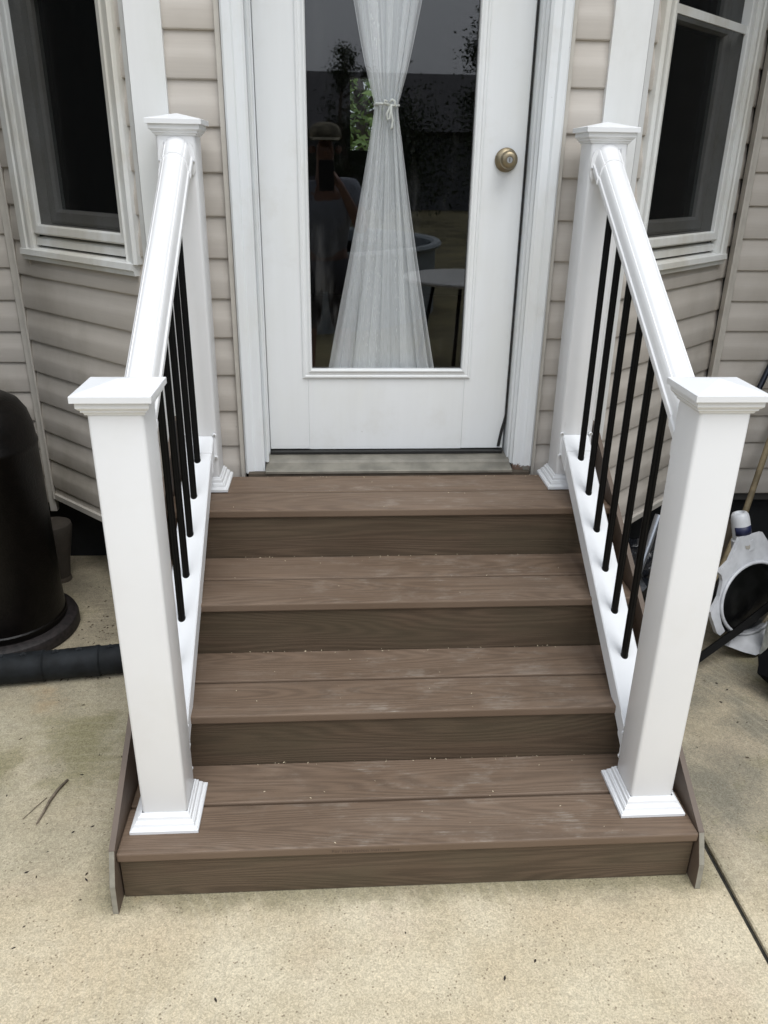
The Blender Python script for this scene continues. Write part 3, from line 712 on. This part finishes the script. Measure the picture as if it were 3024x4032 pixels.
PIPE = plain('grey_black_plastic', (.010, .012, .014), .7, var=.6, vscale=12, bscale=60, bstr=.2, spec=.25)
def drainpipe():
    p0, p1 = Vector((-1.85, -.318, .051)), Vector((-.62, -.150, .051)); L = (p1 - p0).length; d = (p1 - p0) / L
    pts, rs = [], []
    for i in range(0, 201):
        s = L * i / 200; pts.append(p0 + d * s)
        m = (s - .02) % .172
        r = .0475 + .0030 * (m / .172)
        if m < .010: r += .0045
        if .075 < m < .082: r += .0012
        rs.append(r)
    V = tube(pts, lambda t: rs[min(200, int(round(t * 200)))], 28)
    lugs = []
    for k in range(7):
        for a in (.045, .118):
            s = .02 + .172 * k + a
            if s > L: continue
            c = p0 + d * s + Vector((0, 0, .0485)); n = Vector((-d.y, d.x, 0))
            lugs.append(tube([c - n * .006 - d * .006, c + d * .002 + Vector((0, 0, .004)), c + d * .012], .006, 8))
    return join([V] + lugs)
dp = autosmooth(mesh('drain_pipe', *drainpipe(), PIPE), 30)
tag(dp, 'black ribbed plastic drain pipe lying on the concrete left of the steps', 'pipe')
pot = autosmooth(mesh('flower_pot', *lathe([(.035, .02), (.045, .10), (.062, .19), (.07, .235), (.066, .25), (.05, .258), (.01, .26)], (-1.302, .47, 0), 32), plain('drab_clay', (.06, .05, .04), .8, var=.15, vscale=20)), 40)
tag(pot, 'drab beige rounded pot in the shadow behind the black heater', 'pot')
mesh('pot_foot', *lathe([(.04, .0), (.038, .012), (.032, .02)], (-1.302, .47, 0), 20), LUMBER, pot)

# ================================================================== RIGHT SIDE THINGS
# white plastic frame round a black disc, leaning back
T_ = Vector((.908, .418, 0)).normalized(); tl = rad(14)
U_ = Vector((-T_.y * math.sin(tl), T_.x * math.sin(tl), math.cos(tl))); N_ = T_.cross(U_); P0 = Vector((1.259, -.158, .004))
def onp(a, b, d=0): return P0 + T_ * a + U_ * b + N_ * d
WPL = plain('white_plastic', (.52, .53, .55), .4, var=.14, vscale=14)
wf = thing('frame_stand', 'white plastic ring frame round a black disc with a capped tube on top', 'yard equipment', tuple(P0))
left = [(-.009, .419), (-.034, .386), (-.062, .349), (-.099, .331), (-.119, .319), (-.105, .307), (-.099, .286), (-.103, .27), (-.116, .233), (-.136, .21), (-.16, .187), (-.157, .168), (-.143, .133), (-.132, .104), (-.116, .091)]
inner = [(-.092, .101), (-.107, .13), (-.115, .165), (-.115, .201), (-.106, .235), (-.086, .266), (-.056, .286), (-.006, .305), (.045, .313)]
mir = lambda p: (.096 - p[0], p[1])
outer_r = [mir(p) for p in left]; inner_r = [mir(p) for p in inner[:-1]]
poly = left + inner + inner_r[::-1] + outer_r[::-1]
bm = bmesh.new(); vs_ = [bm.verts.new(onp(a, b, .006)) for a, b in poly]; fc = bm.faces.new(vs_)
ex = bmesh.ops.extrude_face_region(bm, geom=[fc]); bmesh.ops.translate(bm, verts=[g for g in ex['geom'] if isinstance(g, bmesh.types.BMVert)], vec=-N_ * .014)
bmesh.ops.recalc_face_normals(bm, faces=bm.faces); bmesh.ops.triangulate(bm, faces=[f for f in bm.faces if len(f.verts) > 4])
me = bpy.data.meshes.new('ring_frame'); bm.to_mesh(me); bm.free(); me.materials.append(WPL); link('ring_frame', me, wf)
# inner lip and disc
c0 = (.048, .19)
lip = [onp(c0[0] + .160 * math.cos(a), c0[1] + .128 * math.sin(a), .010) for a in [2 * math.pi * i / 48 for i in range(49)]]
mesh('hole_lip', *tube(lip, .006, 8), WPL, wf, True)
DISC = plain('dirty_black_plastic', (.004, .004, .004), .28, var=.5, vscale=20)
rs_ = []
for k, (s_, d_) in enumerate(((1.0, -.022), (.98, -.004), (.86, .006), (.6, .014), (.3, .018), (.02, .019))):
    rs_.append([onp(c0[0] + .165 * s_ * math.cos(a), c0[1] + .138 * s_ * math.sin(a), d_ - .012) for a in [2 * math.pi * i / 48 for i in range(48)]])
mesh('disc', *rings(rs_, True, True), DISC, wf, True)
def lath_dir(base, axis, prof, n=28):
    axis = axis.normalized(); a = axis.cross(Vector((0, 1, 0))).normalized(); b = axis.cross(a)
    return rings([[base + axis * h + (a * math.cos(2 * math.pi * i / n) + b * math.sin(2 * math.pi * i / n)) * r for i in range(n)] for r, h in prof])
ax = (onp(.035, .5) - onp(.047, .41)); tb = onp(.047, .40, -.030)
neck = autosmooth(mesh('tube_neck', *lath_dir(tb, ax, [(.040, -.035), (.038, .0), (.0325, .004), (.0315, .072), (.0290, .090), (.024, .0975), (.017, .099), (.015, .092), (.004, .09)]), WPL, wf), 45)
axn = ax.normalized(); ba = axn.cross(Vector((0, 1, 0))).normalized(); bb_ = axn.cross(ba)
def lab(r, h, a): return tb + axn * h + (ba * math.cos(a) + bb_ * math.sin(a)) * r
best = max(range(64), key=lambda i: -(lab(.03, 0, i * .0982) - Vector((-.18, -2.47, 1.58))).length) * .0982
v_ = [lab(r, h, best + .28 + a * .16) for a in range(-6, 7) for r, h in ((.0320, .022), (.0320, .052), (.0335, .052), (.0335, .022))]
f_ = [[4 * k + i, 4 * k + (i + 1) % 4, 4 * k + 4 + (i + 1) % 4, 4 * k + 4 + i] for k in range(12) for i in range(4)] + [[3, 2, 1, 0], [48, 49, 50, 51]]
mesh('blue_band', v_, f_, plain('navy_tape', (.008, .012, .05), .5), neck, True)
mesh('foot_plate', *prism([onp(-.091, .048, .02), onp(-.071, .060, .012), onp(-.043, .072, 0), onp(.14, .068, 0), onp(.187, .048, .02), onp(.16, .006, .045), onp(.10, -.001, .05), onp(.007, -.002, .05), (onp(-.046, .022, .04))], -N_ * .02), WPL, wf)
rag = mesh('torn_label', [onp(.013, .387, .0075), onp(.030, .384, .0075), (onp(.056, .391, .0075)), onp(.059, .368, .0075), onp(.018, .374, .0075)], [[0, 1, 2, 3, 4]], plain('label_residue', (.33, .31, .27), .8), wf)

# brown rectangular downspout length standing behind it
ds = []
for (x0, x1, y0, y1) in ((1.425, 1.498, .44, .443), (1.425, 1.498, .497, .50), (1.425, 1.428, .4431, .4969), (1.495, 1.498, .4431, .4969)): ds.append(boxd(x0, x1, y0, y1, .002, .225))
t = mesh('downspout_offcut', *join(ds), plain('brown_metal', (.105, .085, .065), .5, var=.15, vscale=20)); tag(t, 'short brown rectangular downspout piece standing behind the right front post', 'downspout')
bh = autosmooth(mesh('broom_handle', *tube([(1.36, .30, .012), (1.5, .43, .268), (1.606, .545, .545), (1.72, .62, .86)], .0125, 14), plain('worn_wood', (.21, .165, .095), .7, var=.35, vscale=18, bscale=80)), 50)
tag(bh, 'worn wooden broom handle leaning against the siding on the right', 'broom handle')
pp = autosmooth(mesh('dark_pole', *tube([(1.225, .40, .012), (1.505, .57, .68), (1.62, .628, .96)], .0115, 14), plain('blue_black_metal', (.02, .024, .035), .3, metal=.4, var=.2)), 50)
tag(pp, 'blue black metal pole leaning against the wall behind the right post cap', 'pole')
st = autosmooth(mesh('metal_tube', *tube([(.93, .13, .02), (1.02, .21, .262), (1.055, .245, .36)], .014, 14), plain('brushed_tube', (.42, .44, .48), .35, metal=.85)), 50)
tag(st, 'grey metal tube standing in the dark bag right of the steps', 'tube')
# crumpled black plastic bag in the shade
def bag(c, r, seed, sc):
    bm = bmesh.new(); bmesh.ops.create_icosphere(bm, subdivisions=4, radius=1)
    for v in bm.verts:
        p = v.co.copy(); k = noise.noise(p * 2.3 + Vector((seed, 0, 0))) * .30 + abs(noise.noise(p * 6 + Vector((0, seed, 0)))) * -.22
        q = p * (1 + k); v.co = Vector((c[0] + q.x * r[0], c[1] + q.y * r[1], max(.003, c[2] + q.z * r[2])))
    me = bpy.data.meshes.new('bag'); bm.to_mesh(me); bm.free()
    return me
BAG = plain('black_plastic_film', (.010, .011, .014), .22, var=.3, vscale=9, bscale=26, bstr=.6, bdist=.01, spec=.6)
me = bag((1.02, .32, .09), (.17, .16, .125), 3.1, 1); me.materials.append(BAG); b = link('plastic_bag', me); autosmooth(b, 35)
tag(b, 'crumpled black plastic bag beside the steps behind the right balusters', 'bag')
FAB = plain('black_fabric', (.003, .003, .0034), .9, var=.3, vscale=20, bscale=90, bstr=.4, spec=.1)
me = bag((1.43, -.42, .11), (.235, .16, .15), 8.4, 1); me.materials.append(FAB); b = link('fabric_bag', me); autosmooth(b, 50)
tag(b, 'black fabric bag on the concrete at the right edge of the photo', 'bag')
bar = mesh('black_bar', *tube([(1.00, -.275, .022), (1.20, -.185, .10), (1.60, .01, .27)], .0165, 4), plain('matt_black_bar', (.002, .0018, .0016), .7, spec=.15)); tag(bar, 'black square bar lying across the foot of the white frame', 'bar')
wp = autosmooth(mesh('white_pole', *lathe([(.034, .001), (.036, .02), (.033, .03), (.033, .165), (.029, .167), (.029, .225), (.024, .23), (.005, .231)], (1.342, -.195, 0), 20), plain('peeling_white', (.55, .55, .48), .6, var=.35, vscale=25, bscale=60)), 40)
tag(wp, 'short weathered white plastic post standing right of the white frame', 'post')

# ================================================================== LITTER
tw = mesh('twig', *tube([(-.930, -.708, .004), (-.945, -.750, .006), (-.953, -.790, .006), (-.956, -.83, .005), (-.962, -.866, .003)], lambda t: .0018 + .0022 * math.sin(math.pi * min(1, .25 + t * .7)), 7), plain('dead_stem', (.17, .135, .10), .9, var=.3, vscale=60), None, True)
tag(tw, 'curved dry stem lying on the concrete left of the front post', 'twig')
tw2 = mesh('twig', *tube([(-.966, -.772, .002), (-.982, -.805, .004), (-1.003, -.846, .002)], .0011, 6), plain('thin_stem', (.2, .17, .12), .9), None, True)
tag(tw2, 'very thin dry stem beside the larger curved stem', 'twig')
tw3 = mesh('twig', *tube([(-.70, -.465, .004), (-.76, -.50, .005), (-.80, -.515, .003)], .0014, 6), plain('dark_stem', (.09, .07, .05), .9), None, True)
tag(tw3, 'short dark twig against the left skirt board', 'twig')
def flakes(name, spots, mat, smin, smax, label, cat):
    V, F = [], []
    for (x, y, z) in spots:
        L = random.uniform(smin, smax); wd = L * random.uniform(.3, .6); a = random.uniform(0, 6.28); h = L * random.uniform(.1, .35)
        ca, sa = math.cos(a), math.sin(a); o = len(V)
        for u, w, hh in ((-1, 0, 0), (-.2, .8, .2), (.3, .9, .5), (1, 0, .3), (.2, -.8, .1), (-.4, -.7, 0), (0, 0, 1)):
            V.append((x + (u * L * ca - w * wd * sa) * .5, y + (u * L * sa + w * wd * ca) * .5, z + .0006 + hh * h))
        F += [[o + i, o + (i + 1) % 6, o + 6] for i in range(6)] + [[o + i for i in (5, 4, 3, 2, 1, 0)]]
    ob = mesh(name, V, F, mat); tag(ob, label, cat, kind='stuff'); return ob
known = [(-.936, -.864), (-.817, -.879), (-.905, -.957), (-.861, -.896), (-.935, -1.018), (-.786, -1.047), (-.783, -.819), (-.889, -1.169), (-.893, -1.222), (-.439, -1.362), (-1.076, -.758), (-.784, -1.104), (-.898, -.686),
         (.238, -1.308), (-.037, -1.226), (.164, -1.344), (1.084, -.338), (1.104, -.374), (1.053, -.437), (1.06, -.539), (1.089, -.541), (.883, -.648), (.976, -.728)]
sp = [(x, y, 0) for x, y in known]
flakes('leaf_litter', sp, plain('black_leaf_bits', (.025, .018, .015), .9, var=.4, vscale=90), 0.007, .016, 'scattered dark leaf bits on the concrete', 'leaf litter')
sp = []
for _ in range(150):
    t = random.random(); sp.append((random.gauss(-1.03, .07), random.choice((random.gauss(.06, .09), random.gauss(-.215, .02), random.gauss(.42, .05))), 0))
for _ in range(28): sp.append((random.uniform(-1.15, -.72), random.uniform(-1.1, .5), 0))
for _ in range(22): sp.append((random.uniform(.72, 1.2), random.uniform(-.9, -.1), 0))
flakes('soil_litter', sp, plain('brown_crumbs', (.075, .055, .035), .95, var=.5, vscale=90), .004, .014, 'brown crumbs of leaf and soil along the drain pipe', 'leaf litter')
sp = []
for i in range(4):
    for _ in range(26): sp.append((random.uniform(-.5, .5), (NY[i + 1] + .009 - abs(random.gauss(0, .006))) if i < 3 else random.uniform(-.01, .0), TZ[i]))
    for _ in range(14): sp.append((random.uniform(-.5, .5), random.uniform(NY[i] + .01, NY[i] + .27), TZ[i]))
flakes('wood_shavings', sp, plain('pale_shavings', (.55, .47, .33), .8, var=.3, vscale=90), .002, .007, 'pale sawdust flecks scattered along the treads', 'sawdust')

# ================================================================== WHAT THE GLASS REFLECTS (the yard behind the camera)
def tree(name, x, y, h, r, label, dark, seed, n=9000, leaf=(.04, .08), group='trees in the yard'):
    random.seed(seed)
    t = thing(name, label, 'tree', (x, y, 0), group)
    tr = [tube([(x, y, -.05), (x + .1, y, h * .3), (x - .1, y + .1, h * .65), (x, y, h * .92)], lambda q: .16 * h / 6 * (1 - .8 * q), 10)]
    for k in range(9):
        a = random.uniform(0, 6.28); z = random.uniform(.3, .75) * h; L = r * random.uniform(.5, .9)
        tr.append(tube([(x, y, z), (x + math.cos(a) * L * .5, y + math.sin(a) * L * .5, z + L * .25), (x + math.cos(a) * L, y + math.sin(a) * L, z + L * .6)], lambda q: .05 * h / 6 * (1 - .8 * q), 6))
    mesh('trunk', *join(tr), LUMBER, t, True)
    cl = [(random.gauss(0, .5) * r, random.gauss(0, .5) * r, random.uniform(.22, 1.0) * h) for _ in range(46)]
    V, F = [], []
    for i in range(n):
        c = random.choice(cl); k = 1 - .65 * abs(c[2] / h - .5)
        s = r * .26
        p = Vector((x + c[0] * k + random.gauss(0, s), y + c[1] * k + random.gauss(0, s), c[2] + random.gauss(0, s * .8)))
        if p.z < .15: continue
        d1 = Vector((random.gauss(0, 1), random.gauss(0, 1), random.gauss(0, .6))).normalized(); d2 = d1.orthogonal().normalized()
        L = random.uniform(*leaf); o = len(V)
        V += [p - d1 * L, p + d2 * L * .45, p + d1 * L, p - d2 * L * .45]; F.append([o, o + 1, o + 2, o + 3])
    mesh('crown', V, F, dark, t)
LEAFD = mat_leaf('dark_foliage', (.018, .03, .012), (.04, .06, .02)); LEAFB = mat_leaf('bright_foliage', (.07, .13, .025), (.13, .20, .04))
tree('leafy_tree', .15, -21, 4.3, .5, 'slim dark tree rising above the roof line in the reflection', LEAFD, 11, 6000, (.025, .05))
tree('leafy_tree', 4.25, -19, 4.9, .95, 'dark bushy tree at the right edge of the reflection', LEAFD, 12, 45000, (.03, .06))
tree('leafy_tree', 1.4, -24, 3.2, 2.2, 'low spreading dark tree below the roof in the reflection', LEAFD, 13)
tree('leafy_tree', -3.0, -20, 3.6, 1.6, 'rounded dark tree behind the photographer', LEAFD, 15)
tree('garden_tree', .2, 9.5, 5.0, 2.4, 'bright green tree seen through the far window of the room', LEAFB, 14, 16000, (.04, .08))
# unseen evergreens added on both sides of the patio to shade the recessed walls
def columnar(x, y, h, r, label, seed, src=None):
    random.seed(seed)
    t = thing('added_shade_evergreen', label, 'added shrub', (x, y, 0), 'evergreens added for shade beside the patio')
    mesh('trunk', *tube([(x, y, -.04), (x + .01, y, h * .5), (x, y, h * .93)], lambda q: .06 * (1 - .8 * q), 8), LUMBER, t, True)
    if src is None:
        V, F = [], []
        for i in range(7000):
            z = h * random.uniform(.02, 1) ** .9; a = random.uniform(0, 6.283); rr_ = r * min(1, 2.2 * (1 - z / h) ** .6) * (1 - .35 * random.random() ** 2) * (1 + .12 * math.sin(5 * a + 7 * z))
            p = Vector((rr_ * math.cos(a), rr_ * math.sin(a), z))
            d1 = Vector((random.gauss(0, .4), random.gauss(0, .4), 1)).normalized(); d2 = Vector((-math.sin(a), math.cos(a), random.gauss(0, .3))).normalized(); o = len(V); L = random.uniform(.05, .10)
            V += [p - d1 * L, p + d2 * L * .6, p + d1 * L, p - d2 * L * .6]; F.append([o, o + 1, o + 2, o + 3])
        me = bpy.data.meshes.new('crown'); me.from_pydata([tuple(p) for p in V], [], F); me.materials.append(LEAFD)
    else: me = src
    o = bpy.data.objects.new('crown', me); COL.objects.link(o); o.parent = t; o.rotation_euler.z = random.uniform(0, 6)
    return me
src = None
for sx, sd_ in ((-1, 'left'), (1, 'right')):
    for k, yy in enumerate((.15, -.38, -.92)):
        src = columnar(sx * (2.35 + .04 * k), yy, 3.3, .46, ('nearest', 'middle', 'last')[2 - k] + ' evergreen of the unseen row added for shade on the ' + sd_ + ' of the patio', 20 + k, src)
# neighbour house
nb = thing('neighbour_house', 'grey house with a dark roof reflected in the door glass', 'house', (1, -30, 0))
box('wall', -7, 8, -36, -30, -.05, 2.7, plain('grey_wall', (.10, .105, .115), .9, var=.05), nb)
mesh('roof', *prism([(-7.4, -29.5, 2.7), (-7.4, -36.5, 2.7), (-7.4, -33, 4.9)], (15.8, 0, 0)), ROOF, nb)
box('chimney', -4.4, -4.1, -32.6, -32.2, 4.2, 6.2, ROOF, nb); box('chimney', -4.0, -3.85, -32.6, -32.3, 4.2, 6.6, ROOF, nb)
for x in (-5, -1.5, 2.2, 5.4):
    w_ = box('window', x, x + .9, -30.03, -29.985, 1.0, 2.1, RUBBER, nb, .01)
# pool
pl = thing('swimming_pool', 'round above ground pool with blue water, reflected in the door glass', 'pool', (-.9, -7.3, 0))
autosmooth(mesh('pool_wall', *lathe([(1.95, 0), (1.95, .72), (2.0, .73), (2.02, .76), (2.0, .79), (1.93, .79), (1.90, .76), (1.90, .0)], (-.9, -7.3, -.03), 64, cap=False), plain('pool_liner', (.20, .23, .25), .5), pl), 40)
mesh('water', *lathe([(1.9, .62), (1.0, .62), (.01, .62)], (-.9, -7.3, -.03), 64), plain('pool_water', (.03, .30, .55), .08, var=.2, vscale=3, bscale=4, bstr=.3, bdist=.05), pl)
# table
tb_ = thing('patio_table', 'round white rimmed patio table reflected in the door glass', 'table', (.95, -4.0, 0))
autosmooth(mesh('tabletop', *lathe([(.01, .70), (.52, .70), (.55, .708), (.555, .72), (.55, .732), (.52, .735), (.01, .73)], (.95, -4.0, 0), 48), plain('table_white', (.42, .42, .41), .4), tb_), 40)
for k in range(4):
    a = .4 + k * math.pi / 2; mesh('leg', *tube([(.95 + .42 * math.cos(a), -4 + .42 * math.sin(a), 0), (.95 + .3 * math.cos(a), -4 + .3 * math.sin(a), .70)], .016, 10), BLACKM, tb_, True)

# ================================================================== PHOTOGRAPHER
def skin_mesh(name, J, E, R, root, sub=2):
    me = bpy.data.meshes.new(name); names = list(J); ix = {k: i for i, k in enumerate(names)}
    me.from_pydata([J[k] for k in names], [(ix[a], ix[b]) for a, b in E], []); me.update()
    ob = bpy.data.objects.new(name + '_tmp', me); COL.objects.link(ob)
    sk = ob.modifiers.new('skin', 'SKIN'); sk.use_smooth_shade = True
    if not me.skin_vertices: bpy.context.view_layer.objects.active = ob
    for i, k in enumerate(names):
        r = R[k]; r = (r, r) if not isinstance(r, tuple) else r
        me.skin_vertices[0].data[i].radius = r; me.skin_vertices[0].data[i].use_root = (k == root)
    ob.modifiers.new('sub', 'SUBSURF').levels = sub
    dg = bpy.context.evaluated_depsgraph_get(); dg.update()
    out = bpy.data.meshes.new_from_object(ob.evaluated_get(dg)); bpy.data.objects.remove(ob)
    for p in out.polygons: p.use_smooth = True
    out.name = name
    return out
px, py = -.235, -2.86
J = dict(pel=(px, py, .95), wai=(px, py, 1.10), che=(px, py + .01, 1.30), nec=(px, py + .01, 1.475), chin=(px + .01, py + .05, 1.565), head=(px + .012, py + .055, 1.66), crown=(px + .012, py + .045, 1.735), nose=(px + .014, py + .150, 1.645),
         lsh=(px - .19, py, 1.42), lel=(px - .25, py + .08, 1.14), lwr=(px - .19, py + .25, 1.02), lha=(px - .17, py + .31, 1.0),
         rsh=(px + .19, py, 1.42), rel=(px + .25, py + .12, 1.17), rwr=(px + .13, py + .275, 1.40), rha=(px + .09, py + .315, 1.48),
         lhi=(px - .10, py, .90), lkn=(px - .12, py + .02, .50), lan=(px - .13, py - .02, .10), lto=(px - .15, py + .13, .045),
         rhi=(px + .10, py, .90), rkn=(px + .12, py + .02, .50), ran=(px + .13, py - .02, .10), rto=(px + .15, py + .13, .045),
         rf1=(px + .055, py + .365, 1.515), rf2=(px + .050, py + .362, 1.495), rf3=(px + .052, py + .360, 1.474), rf4=(px + .058, py + .355, 1.452), rth=(px + .060, py + .310, 1.53),
         lf1=(px - .15, py + .36, .985), lf2=(px - .17, py + .37, .985), lf3=(px - .188, py + .365, .985), lth=(px - .135, py + .32, 1.0))
R_ = dict(pel=(.15, .11), wai=(.135, .10), che=(.155, .11), nec=.058, chin=(.058, .062), head=(.074, .092), crown=(.062, .075), nose=.012, lsh=.065, lel=.045, lwr=.029, lha=(.036, .02), rsh=.065, rel=.045, rwr=.029, rha=(.036, .02),
          lhi=.095, lkn=.06, lan=.04, lto=.035, rhi=.095, rkn=.06, ran=.04, rto=.035, rf1=.009, rf2=.009, rf3=.009, rf4=.008, rth=.010, lf1=.009, lf2=.009, lf3=.009, lth=.010)
E_ = [('pel', 'wai'), ('wai', 'che'), ('che', 'nec'), ('nec', 'chin'), ('chin', 'head'), ('head', 'crown'), ('head', 'nose'), ('che', 'lsh'), ('lsh', 'lel'), ('lel', 'lwr'), ('lwr', 'lha'), ('che', 'rsh'), ('rsh', 'rel'), ('rel', 'rwr'), ('rwr', 'rha'),
      ('pel', 'lhi'), ('lhi', 'lkn'), ('lkn', 'lan'), ('lan', 'lto'), ('pel', 'rhi'), ('rhi', 'rkn'), ('rkn', 'ran'), ('ran', 'rto'), ('rha', 'rf1'), ('rha', 'rf2'), ('rha', 'rf3'), ('rha', 'rf4'), ('rha', 'rth'), ('lha', 'lf1'), ('lha', 'lf2'), ('lha', 'lf3'), ('lha', 'lth')]
person = thing('person', 'person in a cap and grey shirt photographing, seen reflected in the door', 'person', (px, py, 0))
SKN = plain('skin', (.20, .11, .08), .6)
me = skin_mesh('body', J, E_, R_, 'pel'); me.materials.append(SKN); link('body', me, person)
grow = lambda r, k: tuple(x + k for x in r) if isinstance(r, tuple) else r + k
Js = {k: J[k] for k in ('pel', 'wai', 'che', 'lsh', 'rsh')}
Js['nk'] = (px, py + .01, 1.45); Js['lm'] = (px - .225, py + .045, 1.27); Js['rm'] = (px + .225, py + .065, 1.28)
Rs = {k: grow(R_[k], .018) for k in ('pel', 'wai', 'che', 'lsh', 'rsh')}; Rs.update(nk=.075, lm=.068, rm=.068)
me = skin_mesh('shirt', Js, [('pel', 'wai'), ('wai', 'che'), ('che', 'nk'), ('che', 'lsh'), ('che', 'rsh'), ('lsh', 'lm'), ('rsh', 'rm')], Rs, 'pel'); me.materials.append(plain('grey_blue_shirt', (.20, .22, .26), .9, var=.15)); link('shirt', me, person)
Jp = {k: J[k] for k in ('pel', 'lhi', 'rhi', 'lkn', 'rkn')}; Rp = {k: grow(R_[k], .02) for k in Jp}
me = skin_mesh('shorts', Jp, [('pel', 'lhi'), ('pel', 'rhi'), ('lhi', 'lkn'), ('rhi', 'rkn')], Rp, 'pel'); me.materials.append(plain('dark_shorts', (.05, .05, .06), .9)); link('shorts', me, person)
hc = Vector((px + .012, py + .045, 1.715))
CAMO = plain('camo_cloth', (.15, .135, .095), .9, var=.5, vscale=26)
cap_ = mesh('cap', *lathe([(.104, .0), (.104, .03), (.096, .062), (.075, .085), (.04, .097), (.005, .10)], hc, 28), CAMO, person, True)
V = []
for i in range(13):
    a = math.pi * i / 12; V += [(hc.x + .10 * math.cos(a), hc.y + .075 * math.sin(a) + .02, hc.z + .012), (hc.x + .085 * math.cos(a), hc.y + .09 + .085 * math.sin(a), hc.z - .006)]
F = [[2 * i, 2 * i + 1, 2 * i + 3, 2 * i + 2] for i in range(12)]
n = len(V); V2 = V + [(a, b, c - .004) for a, b, c in V]; F += [[i + n for i in q][::-1] for q in F] + [[2 * i + 1, 2 * i + 1 + n, 2 * i + 3 + n, 2 * i + 3] for i in range(12)]
mesh('cap_brim', V2, F, CAMO, cap_)
for sx in (-1, 1):
    mesh('ear', *lathe([(.004, -.012), (.022, -.006), (.024, .004), (.012, .010)], (hc.x + sx * .083, hc.y - .005, 1.655), 12, 'Y'), SKN, person, True)
ph = box('phone', -.262, -.170, -2.4845, -2.4765, 1.42, 1.595, RUBBER, None, .003, 2); tag(ph, 'dark phone held up by the reflected person', 'phone')
